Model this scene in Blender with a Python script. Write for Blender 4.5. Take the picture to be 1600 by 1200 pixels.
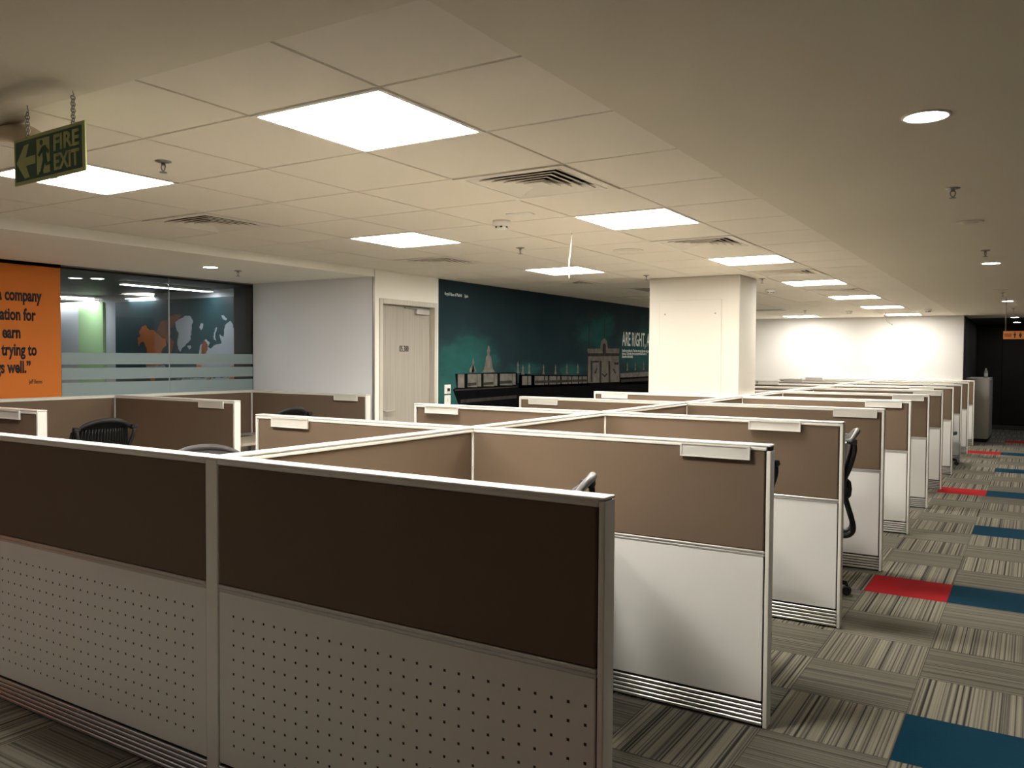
import bpy, bmesh, math, random
from mathutils import Vector, Matrix
random.seed(7)
C = bpy.context.scene.collection
for o in list(bpy.data.objects):
    bpy.data.objects.remove(o, do_unlink=True)
sc = bpy.context.scene
PI = math.pi

# ------------------------------------------------------------------ camera, world, exposure
F_PX = 1301.67
EYE = Vector((0, 0, 1.555))
CAM_R = Vector((0.8472766, 0.5311125, 0.0064702))
CAM_D = Vector((0.0219823, -0.0228919, -0.9994963))
CAM_F = Vector((-0.5306968, 0.8469920, -0.0310708))
cam_data = bpy.data.cameras.new('camera')
cam = bpy.data.objects.new('camera', cam_data)
C.objects.link(cam)
cam_data.sensor_fit = 'HORIZONTAL'
cam_data.sensor_width = 36.0
cam_data.lens = 36.0 * F_PX / 1600
cam_data.clip_start = 0.05
m3 = Matrix((CAM_R, -CAM_D, -CAM_F)).transposed()
cam.matrix_world = Matrix.Translation(EYE) @ m3.to_4x4()
sc.camera = cam
world = bpy.data.worlds.new('world')
sc.world = world
world.use_nodes = True
world.node_tree.nodes['Background'].inputs[0].default_value = (1.0, 0.9, 0.75, 1)
world.node_tree.nodes['Background'].inputs[1].default_value = 0.0
sc.view_settings.view_transform = 'Standard'
sc.view_settings.look = 'None'
sc.view_settings.gamma = 1.0
sc.view_settings.use_curve_mapping = False
sc.view_settings.exposure = 1.0
PANEL_POWER = 25.5       # radiance of the LED ceiling panels
SPOT_POWER = 55.0       # radiance of the round downlights


def on_plane(px, py, axis, value):
    """World point where the photograph's pixel meets the plane axis = value."""
    d = CAM_R * ((px - 800) / F_PX) + CAM_D * ((py - 600) / F_PX) + CAM_F
    return EYE + d * ((value - EYE[axis]) / d[axis])


# ------------------------------------------------------------------ materials
class NT:
    """Small helper for writing node materials."""
    def __init__(s, name):
        s.m = bpy.data.materials.new(name)
        s.m.use_nodes = True
        s.t = s.m.node_tree
        s.b = s.t.nodes['Principled BSDF']
        s.out = s.t.nodes['Material Output']

    def n(s, kind, **kw):
        nd = s.t.nodes.new(kind)
        for k, v in kw.items():
            setattr(nd, k, v)
        return nd

    def put(s, sock, v):
        if hasattr(v, 'is_output') or isinstance(v, bpy.types.NodeSocket):
            s.t.links.new(v, sock)
        else:
            sock.default_value = v

    def math(s, op, a, b=0.0, c=0.0):
        nd = s.n('ShaderNodeMath', operation=op)
        s.put(nd.inputs[0], a); s.put(nd.inputs[1], b); s.put(nd.inputs[2], c)
        return nd.outputs[0]

    def mix(s, f, a, b):
        nd = s.n('ShaderNodeMix', data_type='RGBA')
        s.put(nd.inputs[0], f); s.put(nd.inputs[6], a); s.put(nd.inputs[7], b)
        return nd.outputs[2]

    def coord(s):
        c = s.n('ShaderNodeTexCoord')
        x = s.n('ShaderNodeSeparateXYZ')
        s.t.links.new(c.outputs['Object'], x.inputs[0])
        return c.outputs['Object'], x.outputs[0], x.outputs[1], x.outputs[2]

    def noise(s, scale, detail=2.0, vec=None, rough=0.5, dims='3D', w=None):
        nd = s.n('ShaderNodeTexNoise', noise_dimensions=dims)
        nd.inputs['Scale'].default_value = scale
        nd.inputs['Detail'].default_value = detail
        nd.inputs['Roughness'].default_value = rough
        if vec is not None: s.put(nd.inputs['Vector'], vec)
        if w is not None: s.put(nd.inputs['W'], w)
        return nd.outputs['Fac']

    def ramp(s, f, stops, interp='LINEAR'):
        nd = s.n('ShaderNodeValToRGB')
        nd.color_ramp.interpolation = interp
        e = nd.color_ramp.elements
        while len(e) > 1: e.remove(e[-1])
        e[0].position, e[0].color = stops[0][0], (*stops[0][1], 1)
        for p, c in stops[1:]:
            k = e.new(p); k.color = (*c, 1)
        s.put(nd.inputs[0], f)
        return nd.outputs[0]

    def bump(s, h, strength=0.2, dist=0.002):
        nd = s.n('ShaderNodeBump')
        nd.inputs['Strength'].default_value = strength
        nd.inputs['Distance'].default_value = dist
        s.put(nd.inputs['Height'], h)
        s.t.links.new(nd.outputs[0], s.b.inputs['Normal'])

    def base(s, c, rough=0.5, metal=0.0, spec=0.5):
        s.put(s.b.inputs['Base Color'], c if not isinstance(c, tuple) else (*c, 1))
        s.b.inputs['Roughness'].default_value = rough
        s.b.inputs['Metallic'].default_value = metal
        s.b.inputs['Specular IOR Level'].default_value = spec
        return s.m


def plain(name, c, rough=0.5, metal=0.0, spec=0.5, var=0.06, scale=6.0, bump=0.0, bscale=200.0):
    """A nearly even surface with a faint mottling."""
    t = NT(name)
    vec, *_ = t.coord()
    f = t.noise(scale, 3.0, vec)
    a = tuple(min(1, v * (1 - var)) for v in c); b = tuple(min(1, v * (1 + var)) for v in c)
    col = t.mix(f, (*a, 1), (*b, 1))
    if bump:
        t.bump(t.noise(bscale, 2.0, vec), bump)
    return t.base(col, rough, metal, spec)


def emissive(name, c, strength):
    t = NT(name)
    t.base((0.8, 0.8, 0.8), 0.5)
    t.b.inputs['Emission Color'].default_value = (*c, 1)
    t.b.inputs['Emission Strength'].default_value = strength
    return t.m


M = {}
M['gypsum'] = plain('gypsum', (0.725, 0.68, 0.58), 0.9, spec=0.2, var=0.03, scale=1.2)
M['tile'] = plain('mineral_tile', (0.815, 0.77, 0.69), 0.9, spec=0.2, var=0.02, scale=2.0, bump=0.05, bscale=150)
M['grid'] = plain('tee_grid', (0.74, 0.69, 0.60), 0.5)
M['gap'] = plain('grid_gap', (0.10, 0.085, 0.065), 0.9)
M['cream'] = plain('cream_paint', (0.89, 0.87, 0.80), 0.8, spec=0.2, var=0.02, scale=1.5)
M['white_wall'] = plain('white_wall_paint', (0.58, 0.57, 0.55), 0.8, spec=0.2, var=0.015, scale=1.5)
M['column'] = plain('column_paint', (0.60, 0.57, 0.505), 0.8, spec=0.2, var=0.015, scale=1.5)
M['grey_wall'] = plain('grey_wall_paint', (0.82, 0.835, 0.86), 0.8, spec=0.2, var=0.02, scale=1.5)
M['orange'] = plain('orange_wall_paint', (0.72, 0.215, 0.040), 0.75, spec=0.2, var=0.04, scale=2.0)
M['ink'] = plain('dark_lettering', (0.022, 0.016, 0.02), 0.6)
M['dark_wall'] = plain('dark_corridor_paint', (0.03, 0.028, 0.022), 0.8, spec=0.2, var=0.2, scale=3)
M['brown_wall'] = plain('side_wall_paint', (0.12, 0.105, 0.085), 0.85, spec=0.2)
M['white_trim'] = plain('white_painted_metal', (0.88, 0.86, 0.80), 0.32, var=0.02)
M['laminate'] = plain('white_laminate', (0.86, 0.855, 0.825), 0.38, var=0.02)
M['alu'] = plain('brushed_aluminium', (0.62, 0.61, 0.59), 0.35, metal=0.75, var=0.05, scale=40)
M['black_gap'] = plain('black_seal', (0.008, 0.008, 0.008), 0.7)
M['black_plastic'] = plain('black_plastic', (0.012, 0.012, 0.013), 0.42, var=0.1)
M['grey_mesh'] = plain('grey_mesh_fabric', (0.19, 0.19, 0.19), 0.35, var=0.15, scale=60, bump=0.2, bscale=500)
M['black_mesh'] = plain('black_mesh_fabric', (0.014, 0.014, 0.015), 0.5, var=0.2, scale=60)
M['dark_grey_mesh'] = plain('dark_grey_mesh_fabric', (0.05, 0.048, 0.05), 0.5, var=0.15, scale=60)
M['steel'] = plain('dark_steel', (0.30, 0.29, 0.27), 0.35, metal=0.9)
M['chrome'] = plain('chrome', (0.7, 0.7, 0.7), 0.15, metal=1.0)
M['plate'] = plain('nameplate_plastic', (0.80, 0.79, 0.745), 0.35, var=0.02)
M['paper'] = plain('nameplate_paper', (0.72, 0.70, 0.645), 0.3, var=0.04, scale=20)
M['white_plastic'] = plain('white_plastic', (0.84, 0.83, 0.79), 0.3, var=0.02)
M['desk'] = plain('pale_maple_laminate', (0.70, 0.62, 0.48), 0.4, var=0.08, scale=9)
M['cabinet'] = plain('grey_white_cabinet', (0.80, 0.78, 0.72), 0.4, var=0.03)
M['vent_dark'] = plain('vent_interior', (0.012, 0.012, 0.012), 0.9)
M['diffuser_white'] = plain('vent_white_paint', (0.80, 0.76, 0.68), 0.5, var=0.02)
M['led'] = emissive('led_panel_glow', (1.0, 0.945, 0.855), PANEL_POWER)
M['led_off'] = plain('unlit_panel', (0.30, 0.28, 0.24), 0.6)
M['spot'] = emissive('downlight_glow', (0.97, 0.96, 1.0), SPOT_POWER)
M['room_lamp'] = emissive('linear_lamp_glow', (0.90, 0.92, 1.0), 11.0)


def fabric(name, c):
    t = NT(name)
    vec, x, y, z = t.coord()
    f = t.noise(3.0, 3.0, vec)
    g = t.noise(420.0, 2.0, vec)
    k = t.math('ADD', t.math('MULTIPLY', f, 0.35), t.math('MULTIPLY', g, 0.65))
    col = t.mix(k, (*[v * 0.86 for v in c], 1), (*[v * 1.14 for v in c], 1))
    t.bump(g, 0.25, 0.001)
    return t.base(col, 0.9, spec=0.15)


M['fabric'] = fabric('brown_panel_fabric', (0.182, 0.131, 0.092))

# perforated white panel: a regular field of small square holes
def perforated():
    t = NT('perforated_laminate')
    vec, x, y, z = t.coord()
    # panel-local x runs 0..L, holes every 50 mm inside the margins given as object properties
    hx = t.math('FRACT', t.math('DIVIDE', t.math('SUBTRACT', x, 0.052), 0.0508))
    hz = t.math('FRACT', t.math('DIVIDE', t.math('SUBTRACT', z, 0.166), 0.0508))
    inx = t.math('COMPARE', hx, 0.5, 0.082)
    inz = t.math('COMPARE', hz, 0.5, 0.082)
    a = t.math('MULTIPLY', inx, inz)
    lim = t.math('MULTIPLY', t.math('MULTIPLY', t.math('GREATER_THAN', x, 0.052), t.math('LESS_THAN', x, 0.052 + 0.0508 * 28)),
                 t.math('MULTIPLY', t.math('GREATER_THAN', z, 0.166), t.math('LESS_THAN', z, 0.166 + 0.0508 * 10)))
    hole = t.math('MULTIPLY', a, lim)
    f = t.noise(6.0, 3.0, vec)
    col = t.mix(f, (0.84, 0.82, 0.76, 1), (0.88, 0.86, 0.80, 1))
    col = t.mix(hole, col, (0.006, 0.005, 0.004, 1))
    return t.base(col, 0.45)


M['perforated'] = perforated()


def wood(name, c, axis='z'):
    t = NT(name)
    vec, x, y, z = t.coord()
    mp = t.n('ShaderNodeMapping')
    mp.inputs['Scale'].default_value = (60, 60, 1.5)
    t.t.links.new(vec, mp.inputs[0])
    f = t.noise(1.0, 4.0, mp.outputs[0])
    col = t.ramp(f, [(0.25, tuple(v * 0.86 for v in c)), (0.75, tuple(min(1, v * 1.1) for v in c))])
    return t.base(col, 0.5)


M['door'] = wood('pale_wood_veneer', (0.385, 0.355, 0.305))
M['door_frame'] = wood('door_frame_laminate', (0.60, 0.57, 0.50))


def carpet():
    t = NT('carpet_tiles')
    vec, x, y, z = t.coord()
    gx = t.math('DIVIDE', t.math('ADD', x, 0.945), 0.5)
    gy = t.math('DIVIDE', y, 0.5)
    i = t.math('FLOOR', gx); j = t.math('FLOOR', gy)
    par = t.math('FLOORED_MODULO', t.math('ADD', i, j), 2.0)
    h = t.math('FRACT', t.math('MULTIPLY', t.math('SINE', t.math('ADD', t.math('MULTIPLY', i, 12.9898), t.math('MULTIPLY', j, 78.233))), 437.585))
    s = t.math('ADD', t.math('MULTIPLY', par, x), t.math('MULTIPLY', t.math('SUBTRACT', 1.0, par), y))
    w = t.math('ADD', s, t.math('MULTIPLY', h, 37.0))
    n1 = t.noise(1.0, 1.0, dims='1D', w=t.math('MULTIPLY', w, 75.0))
    n2 = t.noise(1.0, 0.0, dims='1D', w=t.math('MULTIPLY', w, 22.0))
    pile = t.noise(260.0, 2.0, vec)
    k = t.math('ADD', t.math('MULTIPLY', n1, 0.8), t.math('MULTIPLY', n2, 0.3))
    k = t.math('ADD', k, t.math('MULTIPLY', t.math('SUBTRACT', pile, 0.5), 0.22))
    vivid = t.ramp(k, [(0.36, (0.040, 0.036, 0.032)), (0.47, (0.130, 0.120, 0.102)), (0.56, (0.235, 0.220, 0.172)), (0.68, (0.30, 0.282, 0.215))])
    dull = t.ramp(k, [(0.34, (0.085, 0.080, 0.066)), (0.55, (0.185, 0.172, 0.140)), (0.7, (0.235, 0.22, 0.175))])
    col = t.mix(par, dull, vivid)
    tone = t.math('ADD', 0.90, t.math('MULTIPLY', h, 0.2))
    hs = t.n('ShaderNodeHueSaturation')
    t.put(hs.inputs['Value'], tone); t.put(hs.inputs['Color'], col)
    col = hs.outputs[0]
    c0 = t.math('COMPARE', i, 0.0, 0.1); c1 = t.math('COMPARE', i, 1.0, 0.1)
    near = t.math('LESS_THAN', j, 35.5)
    red = t.math('MULTIPLY', t.math('MULTIPLY', c0, near), t.math('COMPARE', t.math('FLOORED_MODULO', j, 10.0), 2.0, 0.1))
    red = t.math('MAXIMUM', red, t.math('MULTIPLY', c1, t.math('COMPARE', j, 37.0, 0.1)))
    blue = t.math('MULTIPLY', t.math('MULTIPLY', c1, near), t.math('COMPARE', t.math('FLOORED_MODULO', j, 5.0), 2.0, 0.1))
    pm = t.math('ADD', 0.8, t.math('MULTIPLY', pile, 0.4))
    rm = t.mix(pile, (0.36, 0.012, 0.016, 1), (0.50, 0.026, 0.030, 1))
    bm_ = t.mix(pile, (0.0025, 0.033, 0.063, 1), (0.008, 0.060, 0.104, 1))
    col = t.mix(red, col, rm)
    col = t.mix(blue, col, bm_)
    fx = t.math('ABSOLUTE', t.math('SUBTRACT', t.math('FRACT', gx), 0.5))
    fy = t.math('ABSOLUTE', t.math('SUBTRACT', t.math('FRACT', gy), 0.5))
    seam = t.math('GREATER_THAN', t.math('MAXIMUM', fx, fy), 0.495)
    col = t.mix(t.math('MULTIPLY', seam, 0.55), col, (0.03, 0.028, 0.024, 1))
    t.bump(t.math('ADD', pile, t.math('MULTIPLY', n1, 0.5)), 0.5, 0.004)
    return t.base(col, 0.95, spec=0.1)


M['carpet'] = carpet()


def mural_sky():
    t = NT('mural_print')
    vec, x, y, z = t.coord()
    mp = t.n('ShaderNodeMapping')
    mp.inputs['Scale'].default_value = (1.0, 0.45, 1.0)
    t.t.links.new(vec, mp.inputs[0])
    n = t.noise(1.8, 6.0, mp.outputs[0], 0.6)
    n2 = t.noise(5.0, 5.0, mp.outputs[0], 0.6)
    nz = t.math('ADD', t.math('MULTIPLY', n, 0.7), t.math('MULTIPLY', n2, 0.3))
    blobs = None
    for (cy, cz, ry, rz) in ((7.55, 1.52, 0.75, 0.42), (7.2, 1.15, 0.9, 0.35), (11.0, 1.95, 0.75, 0.35), (12.6, 1.75, 1.4, 0.45), (9.0, 1.42, 0.5, 0.14), (10.1, 1.40, 0.5, 0.12)):
        dy = t.math('DIVIDE', t.math('SUBTRACT', y, cy), ry)
        dz = t.math('DIVIDE', t.math('SUBTRACT', z, cz), rz)
        d = t.math('SQRT', t.math('ADD', t.math('MULTIPLY', dy, dy), t.math('MULTIPLY', dz, dz)))
        v = t.math('SUBTRACT', 1.0, d)
        blobs = v if blobs is None else t.math('MAXIMUM', blobs, v)
    k = t.math('ADD', blobs, t.math('MULTIPLY', t.math('SUBTRACT', nz, 0.5), 2.4))
    f = t.ramp(k, [(0.0, (0, 0, 0)), (0.28, (0.35, 0.35, 0.35)), (0.42, (0.75, 0.75, 0.75)), (0.9, (1, 1, 1))])
    base = t.mix(t.noise(0.9, 4.0, vec), (0.0085, 0.0250, 0.0330, 1), (0.033, 0.056, 0.066, 1))
    cl = t.mix(n2, (0.010, 0.066, 0.064, 1), (0.036, 0.130, 0.118, 1))
    col = t.mix(f, base, cl)
    return t.base(col, 0.8, spec=0.05)


M['mural'] = mural_sky()
M['stone_light'] = plain('printed_pale_stone', (0.170, 0.157, 0.140), 0.8, spec=0.05, var=0.6, scale=12)
M['stone_mid'] = plain('printed_mid_stone', (0.040, 0.037, 0.034), 0.8, spec=0.05, var=0.6, scale=12)
M['stone_dark'] = plain('printed_dark_stone', (0.0045, 0.0048, 0.0055), 0.85, spec=0.02, var=0.5, scale=9)
M['mural_text'] = plain('mural_lettering', (0.88, 0.92, 0.90), 0.6)
M['map_teal'] = plain('map_teal_print', (0.018, 0.058, 0.066), 0.5, var=0.2, scale=2)
M['map_orange'] = plain('map_orange_print', (0.62, 0.165, 0.025), 0.5, var=0.25, scale=5)
M['map_rust'] = plain('map_rust_print', (0.25, 0.085, 0.030), 0.5, var=0.4, scale=10)
M['map_grey'] = plain('map_grey_print', (0.42, 0.45, 0.48), 0.5, var=0.05)
M['pale_green'] = plain('pale_green_paint', (0.40, 0.60, 0.30), 0.8, var=0.04)
M['room_white'] = plain('meeting_room_paint', (0.52, 0.53, 0.54), 0.8, var=0.03)
M['sign_green'] = plain('sign_green', (0.008, 0.085, 0.045), 0.35, var=0.1)
M['sign_lum'] = plain('sign_luminous_yellow', (0.52, 0.60, 0.24), 0.4, var=0.06)
M['toilet_orange'] = plain('sign_orange', (0.95, 0.36, 0.10), 0.4, var=0.06)
M['sign_dark'] = plain('sign_dark_figures', (0.05, 0.02, 0.01), 0.5)
M['smudge'] = plain('sign_faded_lettering', (0.62, 0.18, 0.05), 0.5, var=0.4, scale=60)
M['duct'] = plain('beige_duct', (0.66, 0.58, 0.44), 0.5, var=0.04)
M['cable'] = plain('white_cable', (0.85, 0.82, 0.74), 0.4)
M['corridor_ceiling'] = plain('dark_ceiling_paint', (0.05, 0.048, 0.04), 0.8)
M['bottle_body'] = plain('clear_bottle', (0.42, 0.44, 0.44), 0.15, var=0.1)
M['bottle_label'] = plain('bottle_label_paper', (0.75, 0.75, 0.72), 0.5)


def slats():
    t = NT('black_slat_ceiling')
    vec, x, y, z = t.coord()
    w = t.math('FRACT', t.math('MULTIPLY', x, 9.0))
    col = t.mix(t.math('LESS_THAN', w, 0.35), (0.022, 0.024, 0.026, 1), (0.075, 0.078, 0.070, 1))
    return t.base(col, 0.6)


M['slats'] = slats()


def glass(name, tint, haze=None, k=0.0):
    t = NT(name)
    t.t.nodes.remove(t.b)
    tr = t.n('ShaderNodeBsdfTransparent'); tr.inputs[0].default_value = (*tint, 1)
    gl = t.n('ShaderNodeBsdfGlossy'); gl.inputs['Roughness'].default_value = 0.03
    fr = t.n('ShaderNodeFresnel'); fr.inputs['IOR'].default_value = 1.35
    mx = t.n('ShaderNodeMixShader')
    t.t.links.new(fr.outputs[0], mx.inputs[0]); t.t.links.new(tr.outputs[0], mx.inputs[1]); t.t.links.new(gl.outputs[0], mx.inputs[2])
    last = mx.outputs[0]
    if haze:
        df = t.n('ShaderNodeBsdfDiffuse'); df.inputs[0].default_value = (*haze, 1)
        tl = t.n('ShaderNodeBsdfTranslucent'); tl.inputs[0].default_value = (*haze, 1)
        m2 = t.n('ShaderNodeMixShader'); m2.inputs[0].default_value = 0.4
        t.t.links.new(df.outputs[0], m2.inputs[1]); t.t.links.new(tl.outputs[0], m2.inputs[2])
        m3_ = t.n('ShaderNodeMixShader'); m3_.inputs[0].default_value = k
        t.t.links.new(last, m3_.inputs[1]); t.t.links.new(m2.outputs[0], m3_.inputs[2])
        last = m3_.outputs[0]
    t.t.links.new(last, t.out.inputs[0])
    return t.m


M['glass'] = glass('clear_glass', (0.93, 0.96, 0.95))
M['frost'] = glass('frosted_film', (0.9, 0.95, 0.95), (0.52, 0.64, 0.65), 0.88)
M['seam'] = plain('glass_joint', (0.55, 0.58, 0.57), 0.4)


# ------------------------------------------------------------------ mesh helpers
class MB:
    """Collects shapes into one bmesh; build() links them as one mesh object."""
    def __init__(s):
        s.bm = bmesh.new()
        s.mats = []

    def _mi(s, mat):
        if mat is None: return 0
        if mat not in s.mats: s.mats.append(mat)
        return s.mats.index(mat)

    def box(s, x0, x1, y0, y1, z0, z1, mat=None, bevel=0.0, seg=1):
        n0 = len(s.bm.faces)
        g = bmesh.ops.create_cube(s.bm, size=1.0)
        vs = g['verts']
        for v in vs:
            v.co = Vector(((x0 + x1) / 2 + v.co.x * (x1 - x0), (y0 + y1) / 2 + v.co.y * (y1 - y0), (z0 + z1) / 2 + v.co.z * (z1 - z0)))
        mi = s._mi(mat)
        for f in {f for v in vs for f in v.link_faces}: f.material_index = mi
        if bevel:
            r = bmesh.ops.bevel(s.bm, geom=list({e for v in vs for e in v.link_edges}), offset=bevel, segments=seg, profile=0.5, affect='EDGES')
            for f in r['faces']: f.material_index = mi
        return s

    def prism(s, pts, axis, a0, a1, mat=None):
        """Outline pts in the two other axes, extruded along axis from a0 to a1."""
        def P(u, v, a):
            return {0: Vector((a, u, v)), 1: Vector((u, a, v)), 2: Vector((u, v, a))}[axis]
        lo = [s.bm.verts.new(P(u, v, a0)) for u, v in pts]
        hi = [s.bm.verts.new(P(u, v, a1)) for u, v in pts]
        mi = s._mi(mat)
        fs = [s.bm.faces.new(lo[::-1]), s.bm.faces.new(hi)]
        n = len(pts)
        for k in range(n):
            fs.append(s.bm.faces.new((lo[k], lo[(k + 1) % n], hi[(k + 1) % n], hi[k])))
        for f in fs: f.material_index = mi
        return s

    def lathe(s, prof, c=(0, 0, 0), n=24, mat=None, caps=True):
        mi = s._mi(mat)
        rings = []
        for r, z in prof:
            rings.append([s.bm.verts.new((c[0] + r * math.cos(2 * PI * k / n), c[1] + r * math.sin(2 * PI * k / n), c[2] + z)) for k in range(n)])
        for a, b in zip(rings, rings[1:]):
            for k in range(n):
                f = s.bm.faces.new((a[k], a[(k + 1) % n], b[(k + 1) % n], b[k])); f.material_index = mi; f.smooth = True
        if caps:
            for r in (rings[0], rings[-1]):
                f = s.bm.faces.new(r); f.material_index = mi
        return s

    def tube(s, pts, r, n=10, mat=None, closed=False):
        mi = s._mi(mat)
        pts = [Vector(p) for p in pts]
        rad = r if isinstance(r, (list, tuple)) else [r] * len(pts)
        rings = []
        up = None
        N = len(pts)
        for k, p in enumerate(pts):
            if closed: d = pts[(k + 1) % N] - pts[k - 1]
            else: d = pts[min(k + 1, N - 1)] - pts[max(k - 1, 0)]
            d.normalize()
            if up is None:
                up = Vector((0, 0, 1)) if abs(d.z) < 0.9 else Vector((1, 0, 0))
            a = d.cross(up)
            if a.length < 1e-6: a = d.cross(Vector((0, 1, 0)))
            a.normalize(); b = a.cross(d).normalized(); up = b
            rings.append([s.bm.verts.new(p + rad[k] * (a * math.cos(2 * PI * q / n) + b * math.sin(2 * PI * q / n))) for q in range(n)])
        pairs = list(zip(rings, rings[1:]))
        if closed: pairs.append((rings[-1], rings[0]))
        for A, B in pairs:
            for q in range(n):
                f = s.bm.faces.new((A[q], A[(q + 1) % n], B[(q + 1) % n], B[q])); f.material_index = mi; f.smooth = True
        if not closed:
            for r_ in (rings[0][::-1], rings[-1]):
                f = s.bm.faces.new(r_); f.material_index = mi
        return s

    def build(s, name, mat=None, parent=None, smooth=False):
        bmesh.ops.recalc_face_normals(s.bm, faces=s.bm.faces)
        me = bpy.data.meshes.new(name)
        s.bm.to_mesh(me); s.bm.free()
        if smooth:
            for p in me.polygons: p.use_smooth = True
        mats = s.mats if s.mats else [mat]
        for m_ in mats: me.materials.append(m_)
        o = bpy.data.objects.new(name, me)
        C.objects.link(o)
        if parent: o.parent = parent
        return o


def spline(pts, n=6):
    """Catmull-Rom points through pts."""
    P = [Vector(p) for p in pts]
    P = [P[0] * 2 - P[1]] + P + [P[-1] * 2 - P[-2]]
    out = []
    for i in range(1, len(P) - 2):
        for k in range(n):
            t = k / n
            a, b, c, d = P[i - 1:i + 3]
            out.append(0.5 * ((2 * b) + (c - a) * t + (2 * a - 5 * b + 4 * c - d) * t * t + (3 * b - a - 3 * c + d) * t ** 3))
    out.append(P[-2])
    return out


def empty(name, loc=(0, 0, 0), rz=0.0):
    o = bpy.data.objects.new(name, None)
    o.empty_display_size = 0.1
    C.objects.link(o)
    o.location = loc
    o.rotation_euler = (0, 0, rz)
    return o


def tag(o, label, cat, group=None, kind=None):
    if label: o['label'] = label
    if cat: o['category'] = cat
    if group: o['group'] = group
    if kind: o['kind'] = kind
    return o


def struct(o, label, cat=None):
    o['kind'] = 'structure'
    o['label'] = label
    if cat: o['category'] = cat
    return o


def copy_tree(o, loc, rz, label, group=None, parent=None):
    def rec(src, par):
        c = src.copy()
        C.objects.link(c)
        c.parent = par
        for ch in list(src.children):
            rec(ch, c)
        return c
    r = rec(o, parent)
    r.location = loc
    r.rotation_euler = (0, 0, rz)
    r['label'] = label
    if group: r['group'] = group
    return r


def text_mesh(name, body, mat, parent, origin, ax, ay, az, box=None, scale=None, anchor='L', depth=0.002, bold=0.0):
    """Lettering as a mesh. ax, ay, az: world directions of the text's right, up and outward axes.
    box=(w, h) fits the words into w x h from origin (lower left); scale=(sx, sy) scales the font, anchored by its left or right end."""
    cu = bpy.data.curves.new(name, 'FONT')
    cu.body = body
    cu.size = 1.0
    cu.offset = bold
    cu.resolution_u = 3
    tmp = bpy.data.objects.new(name, cu)
    C.objects.link(tmp)
    dg = bpy.context.evaluated_depsgraph_get()
    me = bpy.data.meshes.new_from_object(tmp.evaluated_get(dg))
    bpy.data.objects.remove(tmp, do_unlink=True)
    bpy.data.curves.remove(cu)
    bm = bmesh.new(); bm.from_mesh(me)
    ext = bmesh.ops.extrude_face_region(bm, geom=list(bm.faces))
    for v in [g for g in ext['geom'] if isinstance(g, bmesh.types.BMVert)]: v.co.z = 1.0
    xs = [v.co.x for v in bm.verts]; ys = [v.co.y for v in bm.verts]
    x0, x1, y0, y1 = min(xs), max(xs), min(ys), max(ys)
    ax, ay, az, origin = Vector(ax), Vector(ay), Vector(az), Vector(origin)
    for v in bm.verts:
        if box:
            u = (v.co.x - x0) / (x1 - x0) * box[0]; w = (v.co.y - y0) / (y1 - y0) * box[1]
        else:
            u = (v.co.x - (x0 if anchor == 'L' else x1)) * scale[0]; w = v.co.y * scale[1]
        v.co = origin + ax * u + ay * w + az * (v.co.z * depth)
    bmesh.ops.recalc_face_normals(bm, faces=bm.faces)
    bm.to_mesh(me); bm.free()
    me.materials.clear(); me.materials.append(mat)
    o = bpy.data.objects.new(name, me)
    C.objects.link(o)
    if parent: o.parent = parent
    return o


# ------------------------------------------------------------------ the setting
CZ = 2.40            # ceiling height
LOW = 2.33           # lower ceiling over the left side
X_AISLE, X_DOOR, X_GLASS = -1.235, -5.40, -7.10
Y_FRONT, Y_FAR = 1.572, 17.52
GX, GY, T = -1.7554, 2.008, 0.6


def cell(u, v):
    return GX + T * u, GX + T * (u + 1), GY + T * v, GY + T * (v + 1)


lights = [(-1, v) for v in (0, 4, 8, 12, 16, 20, 24)] + [(-4, v) for v in (0, 4, 8, 12, 16, 20, 24)]
vents = [(-1, v) for v in (2, 6, 10, 14)] + [(-5, v) for v in (2, 6, 10, 14, 18)]
taken = set(lights) | set(vents)

floor = MB().box(-12.2, 2.7, -4.1, 22.2, -0.08, 0.0).build('floor', M['carpet'])
struct(floor, 'striped carpet tile floor with scattered red and blue tiles', 'floor')

ceiling = empty('ceiling', (0, 0, CZ))
struct(ceiling, 'off-white office ceiling with square tiles and a plain plaster border', 'ceiling')
ceiling.location = (0, 0, 0)
b = MB()
b.box(X_AISLE, 2.7, -4.1, 18.85, CZ, CZ + 0.1)
b.box(X_DOOR, X_AISLE, -4.1, Y_FRONT, CZ, CZ + 0.1)
b.build('plaster_border', M['gypsum'], ceiling)
b = MB()
GAP = 0.006
for u in range(-7, 1):
    for v in range(-1, 26):
        if (u, v) in taken: continue
        x0, x1, y0, y1 = cell(u, v)
        x0 += GAP; x1 -= GAP; y0 += GAP; y1 -= GAP
        x0 = max(x0, X_DOOR); x1 = min(x1, X_AISLE); y0 = max(y0, Y_FRONT); y1 = min(y1, Y_FAR)
        if x1 - x0 < 0.02 or y1 - y0 < 0.02: continue
        b.box(x0, x1, y0, y1, CZ, CZ + 0.015)
b.build('ceiling_tiles', M['tile'], ceiling)
b = MB()
for u in range(-6, 1):
    x = GX + T * u
    b.box(x - GAP - 0.002, x + GAP + 0.002, Y_FRONT, Y_FAR, CZ + 0.005, CZ + 0.012, M['gap'])  # dark backing strips paint the shade between the tiles
    b.box(x - 0.002, x + 0.002, Y_FRONT, Y_FAR, CZ, CZ + 0.006, M['grid'])
for v in range(0, 26):
    y = GY + T * v
    b.box(X_DOOR, X_AISLE, y - GAP - 0.002, y + GAP + 0.002, CZ + 0.0055, CZ + 0.0125, M['gap'])
    b.box(X_DOOR, X_AISLE, y - 0.002, y + 0.002, CZ + 0.0003, CZ + 0.0063, M['grid'])
b.build('ceiling_grid', None, ceiling)
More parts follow.
